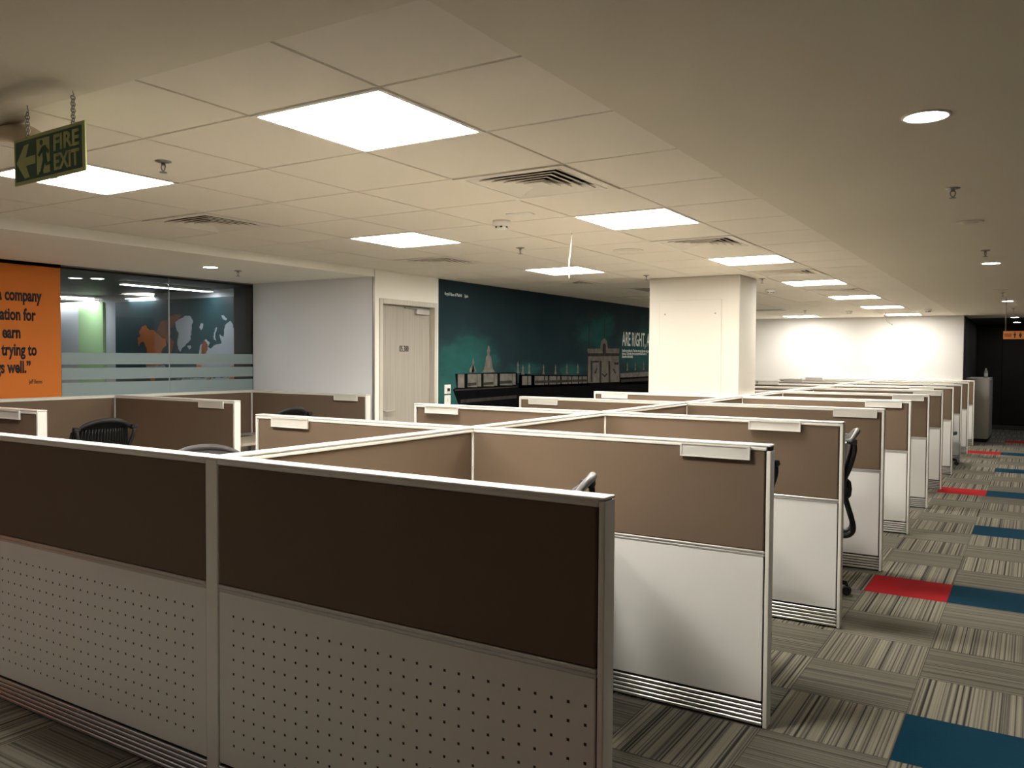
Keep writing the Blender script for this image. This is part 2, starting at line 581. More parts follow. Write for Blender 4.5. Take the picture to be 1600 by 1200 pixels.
MB().box(X_GLASS, X_DOOR, -4.1, 6.10, LOW, CZ + 0.1).build('low_ceiling', M['cream'], ceiling)
MB().box(-1.12, 2.7, 18.85, 22.2, CZ - 0.005, CZ + 0.1).build('corridor_ceiling', M['corridor_ceiling'], ceiling)  # base colour darkened to stand for the corridor's lack of light
MB().box(-12.1, X_GLASS, 2.0, 6.15, 2.30, 2.40).build('slatted_ceiling', M['slats'], ceiling)

wall_far = MB().box(X_DOOR - 0.12, -1.12, Y_FAR, Y_FAR + 0.12, 0, CZ).build('wall_far', M['white_wall'])
struct(wall_far, 'white end wall lit by the ceiling panels above the cubicles', 'wall')
wall_grey = MB().box(X_GLASS, X_DOOR - 0.012, 6.10, 6.24, 0, LOW).build('wall_grey', M['grey_wall'])
struct(wall_grey, 'pale grey wall between the glass room and the wooden door', 'wall')
trim = MB().box(X_DOOR - 0.012, X_DOOR - 0.002, 6.098, 6.12, 0, LOW).build('trim_1', M['steel'])  # dark strip painted in for the narrow shadow gap at this corner
struct(trim, 'thin dark corner bead at the edge of the grey wall', 'trim')
wall_door = empty('wall_left')
struct(wall_door, 'cream wall holding the wooden door and the palace mural', 'wall')
b = MB()
b.box(X_DOOR - 0.12, X_DOOR, 6.122, 6.18, 0, CZ + 0.05)
b.box(X_DOOR - 0.12, X_DOOR, 6.18, 7.10, 2.13, CZ + 0.05)
b.box(X_DOOR - 0.12, X_DOOR, 7.10, Y_FAR, 0, CZ + 0.05)
b.box(X_DOOR - 0.12, X_DOOR - 0.014, 6.10, 6.122, LOW, CZ + 0.05)
b.build('wall_face', M['cream'], wall_door)

wall_orange = MB().box(X_GLASS - 0.12, X_GLASS, -4.1, 4.018, 0, LOW).build('wall_orange', M['orange'])
struct(wall_orange, 'orange wall with a dark printed quotation', 'wall')
quote = [('“A brand for a company', 65.0, 471.5), ('is like a reputation for', 56.0, 501.0), ('a person. You earn', 32.0, 528.0),
         ('reputation by trying to', 57.5, 555.0), ('do hard things well.”', 48.0, 582.0)]
for words, px, py in quote:
    p = on_plane(px, py, 0, X_GLASS)
    text_mesh('quote_line', words, M['ink'], wall_orange, p, (0, 1, 0), (0, 0, 1), (1, 0, 0), scale=(0.081, 0.137), anchor='R', bold=0.033)
p = on_plane(66, 599, 0, X_GLASS)
text_mesh('attribution', 'Jeff Bezos', M['ink'], wall_orange, p, (0, 1, 0), (0, 0, 1), (1, 0, 0), scale=(0.0285, 0.05), anchor='R', bold=0.004)

wall_right = MB().box(2.6, 2.7, -4.1, 22.2, 0, CZ).build('wall_right', M['brown_wall'])
struct(wall_right, 'plain wall along the right side of the aisle', 'wall')
wall_back = MB().box(-12.2, 2.7, -4.1, -4.0, 0, CZ).build('wall_back', M['brown_wall'])
struct(wall_back, 'plain wall behind the photographer', 'wall')
wall_end = empty('wall_end')
struct(wall_end, 'dark wall closing the unlit corridor at the far right', 'wall')
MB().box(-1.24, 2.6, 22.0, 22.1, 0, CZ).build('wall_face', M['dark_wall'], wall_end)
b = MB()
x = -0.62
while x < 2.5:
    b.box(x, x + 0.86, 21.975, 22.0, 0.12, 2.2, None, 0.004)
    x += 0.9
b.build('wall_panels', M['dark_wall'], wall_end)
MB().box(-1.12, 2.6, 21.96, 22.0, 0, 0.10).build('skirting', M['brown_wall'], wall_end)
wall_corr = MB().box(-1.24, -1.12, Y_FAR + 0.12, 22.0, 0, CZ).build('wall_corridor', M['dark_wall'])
struct(wall_corr, 'dark side wall of the unlit corridor beyond the white end wall', 'wall')

# door with frame, leaf, closer and room number
door = empty('door_1')
struct(door, 'pale wood veneer door with room number in a beige frame', 'door')
b = MB()
b.box(X_DOOR - 0.10, X_DOOR + 0.015, 6.18, 6.228, 0, 2.13, None, 0.004)
b.box(X_DOOR - 0.10, X_DOOR + 0.015, 7.052, 7.10, 0, 2.13, None, 0.004)
b.box(X_DOOR - 0.10, X_DOOR + 0.0148, 6.228, 7.052, 2.08, 2.1298, None, 0.004)
b.build('door_frame', M['door_frame'], door)
MB().box(X_DOOR - 0.095, X_DOOR - 0.055, 6.231, 7.049, 0.006, 2.077, None, 0.002).build('door_leaf', M['door'], door)
b = MB()
b.box(X_DOOR - 0.055, X_DOOR - 0.015, 6.80, 7.0, 2.0, 2.055, M['alu'], 0.006)
b.box(X_DOOR - 0.05, X_DOOR - 0.035, 6.62, 6.84, 2.055, 2.065, M['steel'])
b.build('door_closer', None, door)
b = MB()
b.tube([(X_DOOR - 0.055, 6.31, 1.02), (X_DOOR - 0.01, 6.31, 1.02), (X_DOOR - 0.005, 6.33, 1.02), (X_DOOR - 0.005, 6.43, 1.02)], 0.009)
b.build('door_handle', M['alu'], door)
p = on_plane(624, 549.5, 0, X_DOOR - 0.055)
text_mesh('room_number', '05.300', M['ink'], door, p, (0, 1, 0), (0, 0, 1), (1, 0, 0), box=(0.145, 0.062), bold=0.0, depth=0.003)

# column
col = empty('column', (-2.97, 8.51, 0))
struct(col, 'white square column rising beside the cubicle spine', 'column')
MB().box(-0.48, 0.48, -0.29, 0.29, 0, CZ, None, 0.006).build('shaft', M['column'], col)
b = MB()
b.box(-0.36, 0.30, -0.296, -0.288, 1.0, 2.16, M['column'], 0.002)
for px_ in (-0.30, 0.235):
    b.lathe([(0.009, 0), (0.009, 0.004)], (px_, 0, 0), 10, M['steel'])
brd = b.build('cover_board', None, col)
# stand the two screw caps up on the board's face
for v in brd.data.vertices:
    if v.co.z < 0.5 and abs(v.co.y) < 0.05:
        cx = -0.30 if v.co.x < 0 else 0.235
        v.co = Vector((v.co.x, -0.296 - v.co.z, 2.02 + v.co.y))

# glass front of the meeting room
win = empty('window_1')
struct(win, 'frameless glass front of the meeting room with frosted bands', 'window')
Y_SEAM = 5.08
for y0, y1 in ((4.022, Y_SEAM - 0.003), (Y_SEAM + 0.003, 6.09)):
    pane = MB().box(X_GLASS - 0.012, X_GLASS, y0, y1, 0.0, LOW - 0.012).build('glass_pane', M['glass'], win)
    for z0, z1 in ((1.475, 1.578), (1.342, 1.444), (0.30, 1.316)):
        MB().box(X_GLASS + 0.0005, X_GLASS + 0.002, y0, y1, z0, z1).build('frosted_band', M['frost'], pane)
MB().box(X_GLASS - 0.011, X_GLASS - 0.001, Y_SEAM - 0.003, Y_SEAM + 0.003, 0, LOW - 0.012).build('glass_joint', M['seam'], win)
b = MB()
b.box(X_GLASS - 0.02, X_GLASS + 0.006, 4.02, 6.09, LOW - 0.012, LOW - 0.0005)
b.build('head_channel', M['steel'], win)

# meeting room behind the glass
wall_map = MB().box(-12.1, X_GLASS, 6.15, 6.24, 0, 2.40).build('wall_meeting', M['room_white'])
struct(wall_map, 'light wall of the meeting room carrying the map', 'wall')
wr = MB().box(-12.2, -12.1, 2.0, 6.24, 0, 2.40).build('wall_meeting_side', M['room_white'])
struct(wr, 'far side wall of the meeting room', 'wall')
wr = MB().box(-12.2, X_GLASS - 0.12, 1.9, 2.0, 0, 2.40).build('wall_meeting_near', M['room_white'])
struct(wr, 'near wall of the meeting room hidden behind the orange wall', 'wall')
jamb = MB().box(-7.31, -7.125, 6.02, 6.149, 0, 2.30).build('trim_2', M['dark_wall'])
struct(jamb, 'dark upright post at the right end of the glass room', 'trim')
gp = MB().box(*sorted((on_plane(125, 500, 1, 6.14).x, on_plane(163, 500, 1, 6.14).x)), 6.12, 6.15, 0.9, 2.22).build('trim_3', M['pale_green'])
struct(gp, 'pale green wall panel inside the glass room', 'trim')


def art(name, parent, axis, plane, depth, mat, outlines, lift=0.0):
    """Flat print shapes: outlines are photo pixels, laid onto the wall plane at real size."""
    sgn = -1 if axis == 1 else 1
    for k, ol in enumerate(outlines):
        bm = MB()
        pts = []
        for (px, py) in ol:
            q = on_plane(px, py, axis, plane)
            pts.append((q.x, q.z) if axis == 1 else (q.y, q.z))
        a0 = plane + sgn * lift; a1 = plane + sgn * (lift + depth)
        bm.prism(pts, axis, a0, a1)
        bm.build(name, mat, parent)


def cr(pts):       # crop coordinates of the 4x view of the glass room -> photo pixels
    rnd = random.Random(len(pts) * 31 + int(pts[0][0]))
    out = []
    for k, (x, y) in enumerate(pts):       # ragged coastline
        x2, y2 = pts[(k + 1) % len(pts)]
        d = math.hypot(x2 - x, y2 - y)
        n = max(1, int(d / 9))
        for q in range(n):
            a = 0.0 if q == 0 else min(4.0, d * 0.1)
            out.append((x + (x2 - x) * q / n + rnd.uniform(-a, a), y + (y2 - y) * q / n + rnd.uniform(-a, a)))
    return [(x / 4.0, 380 + y / 4.0) for x, y in out]


YM = 6.145
wm = empty('wall_map')
tag(wm, 'large teal world map print with orange and grey land on the glass room wall', 'map')
q0 = on_plane(182, 600, 1, YM); q1 = on_plane(381, 464, 1, YM)
MB().box(q0.x, -7.31, 6.138, 6.15, 0.55, 2.212).build('map_sheet', M['map_teal'], wm)
YM = 6.138
art('grey_landmass', wm, 1, YM, 0.002, M['map_grey'], [
    cr([(1098, 520), (1095, 495), (1130, 470), (1160, 452), (1192, 458), (1208, 490), (1198, 520), (1195, 560), (1190, 605), (1160, 640), (1138, 655), (1128, 680), (1115, 660), (1110, 610), (1118, 570)]),
    cr([(1170, 640), (1192, 638), (1196, 655), (1182, 665)]),
    cr([(1240, 700), (1250, 650), (1275, 610), (1290, 600), (1312, 625), (1300, 650), (1315, 660), (1345, 635), (1385, 625), (1375, 570), (1398, 590), (1400, 540), (1420, 500), (1440, 485), (1455, 505), (1455, 530), (1490, 510), (1510, 535), (1524, 530), (1524, 780), (1470, 790), (1380, 775), (1330, 790), (1250, 770), (1228, 760)]),
    cr([(1335, 600), (1337, 560), (1352, 525), (1358, 530), (1346, 565), (1344, 590), (1352, 610)]),
    cr([(1245, 525), (1258, 500), (1272, 505), (1268, 530), (1256, 545)]),
    cr([(1383, 452), (1395, 450), (1420, 470), (1415, 482), (1395, 475)]),
    cr([(1498, 470), (1510, 460), (1522, 462), (1518, 480), (1504, 484)]),
    cr([(1090, 850), (1200, 845), (1524, 835), (1524, 875), (1190, 880), (1195, 862)]),
    cr([(915, 765), (1030, 763), (1040, 782), (915, 782)]),
])
art('orange_landmass', wm, 1, YM, 0.002, M['map_orange'], [
    cr([(862, 600), (880, 575), (870, 555), (890, 520), (910, 512), (935, 545), (965, 545), (985, 565), (1010, 590), (1040, 600), (1040, 640), (1015, 660), (1010, 690), (1020, 760), (915, 765), (920, 690), (915, 650), (900, 615), (878, 625), (870, 645)]),
    cr([(940, 845), (972, 845), (965, 870), (950, 870)]),
    cr([(1436, 838), (1522, 836), (1522, 858), (1434, 860)]),
    cr([(1230, 762), (1262, 762), (1260, 782), (1228, 782)]),
    cr([(1445, 768), (1465, 760), (1485, 770), (1480, 782), (1448, 782)]),
], 0.002)
art('rust_island', wm, 1, YM, 0.002, M['map_rust'], [
    cr([(990, 520), (1005, 490), (1045, 480), (1060, 455), (1100, 445), (1135, 450), (1120, 475), (1095, 490), (1085, 520), (1060, 535), (1075, 560), (1060, 590), (1085, 610), (1085, 650), (1065, 690), (1050, 690), (1060, 640), (1040, 600), (1020, 590), (1000, 570), (975, 560)]),
    cr([(1258, 695), (1262, 640), (1280, 608), (1298, 630), (1300, 665), (1285, 690)]),
    cr([(1292, 845), (1322, 842), (1318, 858), (1296, 860)]),
], 0.002)


def lamp_bar(name, x0, x1, y0, y1, z0, z1, label):
    r = empty(name, ((x0 + x1) / 2, (y0 + y1) / 2, z1))
    c = r.location
    MB().box(x0 - c.x, x1 - c.x, y0 - c.y, y1 - c.y, z0 - c.z + 0.004, 0, None, 0.004).build('housing', M['white_trim'], r)
    MB().box(x0 - c.x + 0.004, x1 - c.x - 0.004, y0 - c.y + 0.004, y1 - c.y - 0.004, z0 - c.z, z0 - c.z + 0.012, None, 0.004).build('lamp_diffuser', M['room_lamp'], r)
    tag(r, label, 'lamp', 'linear lamps in the glass room')


lamp_bar('linear_lamp', -7.82, -7.71, 5.02, 6.08, 2.265, 2.30, 'long white linear lamp across the glass joint on the black slatted ceiling')
lamp_bar('linear_lamp', -10.13, -9.98, 5.35, 6.10, 2.265, 2.30, 'upper left linear lamp right beside the orange wall edge')
lamp_bar('linear_lamp', -9.35, -8.85, 6.07, 6.135, 2.24, 2.29, 'short linear lamp above the left corner of the world map')
lamp_bar('linear_lamp', -11.4, -9.95, 6.06, 6.119, 2.225, 2.275, 'linear lamp directly above the pale green panel')


def downlight(x, y, z, label, r=0.068, glow='spot'):
    o = empty('downlight', (x, y, z))
    MB().lathe([(r + 0.012, 0.0), (r + 0.010, -0.006), (r, -0.006), (r - 0.002, 0.0)], n=32, caps=False).build('trim_ring', M['white_trim'], o)
    MB().lathe([(r - 0.002, -0.0005), (r - 0.006, -0.005), (0.001, -0.0055)], n=32, caps=False).build('lamp_diffuser', M[glow], o)
    tag(o, label, 'downlight', 'round recessed downlights')


for y, lab in ((3.214, 'largest round downlight, in the plaster ceiling at upper right'), (8.288, 'second round downlight along the aisle, below the small sprinkler'),
               (13.6, 'third round downlight along the aisle, behind the sign chain'), (18.6, 'fourth round downlight, at the mouth of the dark corridor'),
               (20.9, 'farthest round downlight, deep inside the dark corridor')):
    downlight(-0.335, y, CZ - (0.005 if y > 18.85 else 0), lab)
downlight(-6.08, 4.76, LOW, 'round downlight in the low ceiling before the glass room', 0.06)
downlight(-7.69, 4.715, 2.30, 'round downlight in the black slatted ceiling behind the glass', 0.055)

for x, y, lab in ((-2.9, -0.5, 'round downlight behind the photographer left of the aisle'),
                  (-4.6, -0.4, 'round downlight behind the photographer toward the orange wall')):
    downlight(x, y, CZ, lab)  # lamps out of view, added to brighten the front partitions
for x, y in ((-6.08, 2.2), (-6.08, -0.4)):
    downlight(x, y, LOW, 'round downlight in the low ceiling left of the picture, y %.1f' % y, 0.06)  # more unseen lamps, added to lift the light on the left side

# LED panels
def ceiling_panel():
    o = empty('ceiling_light')
    b = MB()
    h, w = 0.298, 0.018
    for (x0, x1, y0, y1) in ((-h, h, -h, -h + w), (-h, h, h - w, h), (-h, -h + w, -h + w, h - w), (h - w, h, -h + w, h - w)):
        b.box(x0, x1, y0, y1, -0.004, 0.02)
    b.build('panel_frame', M['white_trim'], o)
    k = h - w - 0.003
    MB().box(-k, k, -k, k, -0.002, 0.012).build('panel_diffuser', M['led'], o)
    tag(o, '', 'ceiling light', 'square ceiling light panels')
    return o


ords = ['nearest', 'second', 'third', 'fourth', 'fifth', 'sixth', 'farthest']
proto = ceiling_panel()
for n_, (u, v) in enumerate(lights):
    x0, x1, y0, y1 = cell(u, v)
    row = 'aisle-side row' if u == -1 else 'mural-side row'
    lab = '%s square LED panel in the %s of ceiling lights' % (ords[n_ % 7], row)
    if u == -1 and v == 0: lab = 'largest glowing square LED panel, at upper middle of the ceiling'
    if u == -4 and v == 0: lab = 'glowing square LED panel partly hidden behind the fire exit sign'
    off = u == -4 and v in (12, 16, 20)
    if off: lab = {12: 'unlit square ceiling panel half hidden by the left edge of the column', 16: 'unlit square ceiling panel hidden behind the column',
                   20: 'unlit dark square ceiling panel just right of the column top'}[v]
    if n_ == 0:
        proto.location = ((x0 + x1) / 2, (y0 + y1) / 2, CZ); proto['label'] = lab
    else:
        pnl = copy_tree(proto, ((x0 + x1) / 2, (y0 + y1) / 2, CZ), 0, lab)
        if off:
            for part_ in pnl.children:
                if part_.name.startswith('panel_diffuser'):
                    part_.material_slots[0].link = 'OBJECT'
                    part_.material_slots[0].material = M['led_off']


def vent():
    o = empty('air_vent')
    b = MB()
    h, w = 0.297, 0.045
    for (x0, x1, y0, y1) in ((-h, h, -h, -h + w), (-h, h, h - w, h), (-h, -h + w, -h + w, h - w), (h - w, h, -h + w, h - w)):
        b.box(x0, x1, y0, y1, -0.006, 0.004)
    b.build('vent_frame', M['diffuser_white'], o)
    for k in range(5):
        r = 0.248 - k * 0.042
        q = r - 0.072
        bm = MB()
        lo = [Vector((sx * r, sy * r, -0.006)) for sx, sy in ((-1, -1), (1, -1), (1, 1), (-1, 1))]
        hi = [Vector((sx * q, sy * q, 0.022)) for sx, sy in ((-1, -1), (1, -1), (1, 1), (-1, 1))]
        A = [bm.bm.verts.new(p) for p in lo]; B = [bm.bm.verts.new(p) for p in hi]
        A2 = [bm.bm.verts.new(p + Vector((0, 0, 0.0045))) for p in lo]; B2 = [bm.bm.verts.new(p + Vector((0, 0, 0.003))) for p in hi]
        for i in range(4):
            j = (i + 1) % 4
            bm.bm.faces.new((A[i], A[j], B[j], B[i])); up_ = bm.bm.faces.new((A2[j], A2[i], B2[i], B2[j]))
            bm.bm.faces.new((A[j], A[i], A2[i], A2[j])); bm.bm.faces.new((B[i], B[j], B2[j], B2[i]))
            up_.material_index = 1  # upper faces black, painting the shade inside the blade gaps
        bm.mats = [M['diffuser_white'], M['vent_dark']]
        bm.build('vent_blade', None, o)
    MB().box(-0.05, 0.05, -0.05, 0.05, -0.006, -0.003).build('vent_core', M['diffuser_white'], o)
    MB().box(-0.26, 0.26, -0.26, 0.26, 0.05, 0.06).build('vent_box', M['vent_dark'], o)
    b = MB()
    for sx in (-1, 1):
        b.box(sx * 0.262 - 0.003, sx * 0.262 + 0.003, -0.265, 0.265, 0.004, 0.05)
        b.box(-0.259, 0.259, sx * 0.262 - 0.003, sx * 0.262 + 0.003, 0.004, 0.05)
    b.build('vent_neck', M['vent_dark'], o)
    tag(o, '', 'air vent', 'square ceiling air vents')
    return o


proto = vent()
vlab = ['nearest square air vent in the aisle-side row, right of the smoke detector', 'second square air vent in the aisle-side row, between two lit panels',
        'third square air vent in the aisle-side row, right of the white column', 'farthest square air vent in the aisle-side row of the ceiling',
        'dark square air vent at upper left, above the low ceiling edge', 'square air vent above the wooden door and mural corner',
        'square air vent above the middle of the palace mural', 'square air vent half hidden behind the white column', 'square air vent on the far left ceiling behind the column']
for n_, (u, v) in enumerate(vents):
    x0, x1, y0, y1 = cell(u, v)
    L = ((x0 + x1) / 2, (y0 + y1) / 2, CZ)
    if n_ == 0: proto.location = L; proto['label'] = vlab[0]
    else: copy_tree(proto, L, 0, vlab[n_])


def sprinkler():
    o = empty('sprinkler')
    MB().lathe([(0.034, 0), (0.034, -0.002), (0.024, -0.006), (0.010, -0.008)], n=20).build('cover_plate', M['steel'], o)
    b = MB()
    b.lathe([(0.009, -0.006), (0.009, -0.016), (0.006, -0.018)], n=10)
    for s in (-1, 1):
        b.tube([(s * 0.008, 0, -0.014), (s * 0.014, 0, -0.024), (s * 0.010, 0, -0.036), (s * 0.002, 0, -0.044)], 0.0026, 6)
    b.lathe([(0.004, -0.040), (0.004, -0.048)], n=8)
    b.build('sprinkler_frame', M['steel'], o)
    MB().lathe([(0.016, -0.047), (0.016, -0.050)], n=14).build('deflector', M['steel'], o)
    tag(o, '', 'sprinkler', 'ceiling fire sprinklers')
    return o


proto = sprinkler()
spr = [(-3.226, 2.283, CZ, 'sprinkler head just right of the fire exit sign'), (-0.356, 4.62, CZ, 'sprinkler head below the largest round downlight'),
       (-0.334, 7.318, CZ, 'sprinkler head just above the second round downlight'), (-3.352, 5.457, CZ, 'sprinkler head below the smoke detector, over the door side'),
       (-3.337, 7.866, CZ, 'sprinkler head at the upper left corner of the column'), (-6.13, 5.097, LOW, 'sprinkler head beside the downlight in the low ceiling'),
       (-3.33, 14.709, CZ, 'sprinkler head above the lit end wall, right of the column'), (-0.347, 11.9, CZ, 'sprinkler head beside the chain of the orange hanging sign'),
       (-0.30, 15.6, CZ, 'farthest sprinkler head in the aisle ceiling'), (-2.42, 8.75, CZ, 'sprinkler head at the upper right corner of the column')]
for n_, (x, y, z, lab) in enumerate(spr):
    if n_ == 0: proto.location = (x, y, z); proto['label'] = lab
    else: copy_tree(proto, (x, y, z), 0.6 * n_, lab)


def detector(x, y, lab):
    o = empty('smoke_detector', (x, y, CZ))
    MB().lathe([(0.055, 0), (0.055, -0.012), (0.050, -0.030), (0.040, -0.034)], n=24).build('base', M['white_plastic'], o)
    MB().lathe([(0.036, -0.034), (0.036, -0.046), (0.028, -0.052)], n=20).build('sensor_head', M['white_plastic'], o)
    b = MB()
    for k in range(6):
        a = 2 * PI * k / 6
        b.box(0.034 * math.cos(a) - 0.006, 0.034 * math.cos(a) + 0.006, 0.034 * math.sin(a) - 0.006, 0.034 * math.sin(a) + 0.006, -0.045, -0.036)
    b.build('sensor_slot', M['black_gap'], o)
    tag(o, lab, 'smoke detector', 'white smoke detectors on the ceiling')


detector(-2.80, 4.336, 'nearest round smoke detector, left of the second lit panel')
detector(-2.70, 10.135, 'smoke detector on the ceiling just right of the column')
detector(-2.711, 15.217, 'smoke detector before the white end wall, left of the bent cable')
detector(-1.50, 15.236, 'smoke detector before the white end wall, right of the bent cable')


def disc(name, x, y, r, lab, cat, mat='gypsum'):
    o = empty(name, (x, y, CZ))
    MB().lathe([(r, 0), (r, -0.004), (r - 0.012, -0.008), (r - 0.03, -0.006)], n=28).build('rim', M[mat], o)
    MB().lathe([(r - 0.03, -0.0055), (r - 0.035, -0.012), (0.002, -0.013)], n=28, caps=False).build('grille', M[mat], o)
    tag(o, lab, cat, 'round ceiling speakers')


disc('ceiling_speaker', -2.70, 6.0, 0.115, 'round flush ceiling speaker left of the second air vent', 'speaker', 'tile')
disc('ceiling_speaker', -2.757, 12.648, 0.115, 'round flush ceiling speaker between column and end wall', 'speaker', 'tile')
disc('ceiling_speaker', -0.348, 5.768, 0.075, 'small round disc on the plaster ceiling between two sprinklers', 'speaker', 'grid')
disc('ceiling_speaker', -0.36, 11.45, 0.08, 'small round disc on the ceiling before the orange sign', 'speaker', 'grid')
disc('ceiling_speaker', -0.32, 15.0, 0.08, 'farthest small round disc in the aisle ceiling', 'speaker', 'grid')
o = MB().box(-0.075, 0.075, -0.04, 0.04, -0.004, 0, None, 0.001).build('access_tag', M['white_plastic'])
o.location = (-2.57, 4.18, CZ); o.rotation_euler = (0, 0, 0.1)
tag(o, 'small white rectangular plate on the ceiling beside the smoke detector', 'ceiling plate')

pts = spline([(-2.67, 5.005, CZ), (-2.672, 5.003, 2.32), (-2.678, 4.99, 2.2), (-2.675, 4.985, 2.10)], 5)
cb = empty('hanging_cable', (-2.67, 5.005, CZ))
MB().tube([p - cb.location for p in pts], 0.0055, 8).build('cable_sheath', M['cable'], cb)
MB().tube([pts[-1] - cb.location, pts[-1] - cb.location - Vector((0, 0, 0.012))], 0.0035, 6).build('cable_end', M['steel'], cb)
tag(cb, 'white cable hanging straight down from the ceiling in front of a lit panel', 'cable')
pts = spline([(-2.20, 15.8, CZ), (-2.235, 15.8, 2.335), (-2.225, 15.8, 2.27), (-2.17, 15.8, 2.22), (-2.125, 15.8, 2.195)], 5)
cb = empty('hanging_cable', (-2.20, 15.8, CZ))
MB().tube([p - cb.location for p in pts], 0.011, 8).build('cable_sheath', M['cable'], cb)
MB().tube([pts[-1] - cb.location, pts[-1] - cb.location + Vector((0.02, 0, -0.02))], 0.008, 6).build('cable_end', M['steel'], cb)
tag(cb, 'bent white cable hanging before the bright end wall', 'cable')

dpts = spline([(-3.55, 1.63, 2.372), (-3.38, 1.63, 2.372), (-3.21, 1.63, 2.368), (-3.08, 1.63, 2.335), (-3.015, 1.63, 2.275), (-3.0, 1.63, 2.225), (-3.0, 1.63, 2.19)], 5)
dr = [0.026 + 0.030 * min(1, max(0, (k - 8) / 12)) for k in range(len(dpts))]
dk = MB().tube(dpts, dr, 18).build('duct_elbow', M['duct'])
tag(dk, 'beige curved duct elbow under the ceiling behind the fire exit sign', 'duct')

# ------------------------------------------------------------------ hanging signs
def chain(parent, x, z0, z1, mat):
    b = MB()
    b.tube([(x, 0, z1), (x, 0, z1 - 0.012), (x + 0.006, 0, z1 - 0.018), (x, 0, z1 - 0.026), (x - 0.006, 0, z1 - 0.02)], 0.0016, 6)
    n = max(3, int((z1 - 0.024 - z0) / 0.0095))
    step = (z1 - 0.024 - z0) / n
    for k in range(n):
        zc = z0 + step * (k + 0.5)
        hh = step * 0.72
        ring = []
        for q in range(10):
            a = 2 * PI * q / 10
            u, w = 0.0075 * math.cos(a), hh * math.sin(a)
            ring.append((x + u, 0, zc + w) if k % 2 else (x, u, zc + w))
        b.tube(ring, 0.0018, 5, closed=True)
    return b.build('chain', mat, parent)


SW, SH = 0.420, 0.158
fs = empty('fire_exit_sign', (-2.762, 1.53, 2.2135))
tag(fs, 'green FIRE EXIT sign with arrow and running figure hanging on two chains', 'sign')
fs.rotation_euler = (0, -0.022, 0)
MB().box(-SW / 2, SW / 2, -0.003, 0.003, -SH / 2, SH / 2, None, 0.001).build('sign_board', M['sign_lum'], fs)
MB().box(-SW / 2 + 0.012, SW / 2 - 0.016, -0.0042, -0.003, -SH / 2 + 0.012, SH / 2 - 0.012).build('green_field', M['sign_green'], fs)


def S(u, v):
    return (-SW / 2 + u * SW, SH / 2 - v * SH)


MB().prism([S(*p) for p in ((0.045, 0.53), (0.16, 0.185), (0.235, 0.165), (0.185, 0.44), (0.325, 0.43), (0.325, 0.61), (0.185, 0.62), (0.235, 0.87), (0.165, 0.885))][::-1], 1, -0.0052, -0.0042).build('arrow', M['sign_lum'], fs)
MB().prism([S(*p) for p in ((0.345, 0.13), (0.530, 0.13), (0.530, 0.87), (0.345, 0.87))][::-1], 1, -0.0052, -0.0042).build('pictogram_door', M['sign_lum'], fs)
b = MB()
hx, hz = S(0.415, 0.215)
b.prism([(hx + 0.0085 * math.cos(2 * PI * k / 14), hz + 0.0085 * math.sin(2 * PI * k / 14)) for k in range(14)], 1, -0.0062, -0.0052)
for pl in ([(0.425, 0.30), (0.475, 0.29), (0.485, 0.55), (0.435, 0.58)],
           [(0.43, 0.30), (0.445, 0.36), (0.385, 0.50), (0.362, 0.46)],
           [(0.47, 0.29), (0.522, 0.42), (0.51, 0.48), (0.462, 0.37)],
           [(0.44, 0.54), (0.475, 0.57), (0.425, 0.84), (0.395, 0.84)],
           [(0.45, 0.52), (0.485, 0.53), (0.495, 0.66), (0.545, 0.64), (0.545, 0.70), (0.475, 0.72)],
           [(0.38, 0.83), (0.425, 0.80), (0.44, 0.87), (0.37, 0.87)]):
    b.prism([S(*p) for p in pl][::-1], 1, -0.0062, -0.0052)
b.build('running_figure', M['sign_green'], fs)
for word, v0, v1 in (('FIRE', 0.13, 0.46), ('EXIT', 0.52, 0.86)):
    x_, z_ = S(0.585, v1)
    text_mesh('lettering', word, M['sign_lum'], fs, (x_, -0.0042, z_), (1, 0, 0), (0, 0, 1), (0, -1, 0), box=(0.345 * SW, (v1 - v0) * SH), depth=0.001, bold=0.03)
chain(fs, -0.125, SH / 2 - 0.004, 0.1865 - 0.0028, M['steel'])
chain(fs, 0.145, SH / 2 - 0.004, 0.1865 + 0.0030, M['steel'])

ts = empty('restroom_sign', (-0.16, 12.2, 1.884))
tag(ts, 'small orange restroom sign with two dark figures hanging over the aisle', 'sign')
MB().box(-0.18, 0.18, -0.004, 0.004, -0.05, 0.05, None, 0.001).build('sign_board', M['toilet_orange'], ts)
MB().box(-0.17, -0.09, -0.0052, -0.004, -0.025, 0.022).build('faded_lettering', M['smudge'], ts)
for xx, kind in ((-0.055, 0), (0.005, 1)):
    b = MB()
    b.prism([(xx + 0.007 * math.cos(2 * PI * k / 12), 0.03 + 0.007 * math.sin(2 * PI * k / 12)) for k in range(12)], 1, -0.0055, -0.004)
    w = 0.012
    if kind == 0:
        b.prism([(xx - w, 0.02), (xx - w, -0.005), (xx - 0.007, -0.005), (xx - 0.006, -0.035), (xx + 0.006, -0.035), (xx + 0.007, -0.005), (xx + w, -0.005), (xx + w, 0.02)], 1, -0.0055, -0.004)
    else:
        b.prism([(xx - 0.008, 0.02), (xx - 0.018, -0.015), (xx - 0.006, -0.015), (xx - 0.006, -0.035), (xx + 0.006, -0.035), (xx + 0.006, -0.015), (xx + 0.018, -0.015), (xx + 0.008, 0.02)], 1, -0.0055, -0.004)
    b.build('figure', M['sign_dark'], ts)
b = MB()
b.prism([(0.06, 0.0), (0.09, 0.022), (0.09, 0.007), (0.15, 0.007), (0.15, -0.007), (0.09, -0.007), (0.09, -0.022)], 1, -0.0055, -0.004)
b.build('arrow', M['sign_dark'], ts)
for xx in (-0.155, 0.155):
    chain(ts, xx, 0.046, CZ - 1.884, M['steel'])

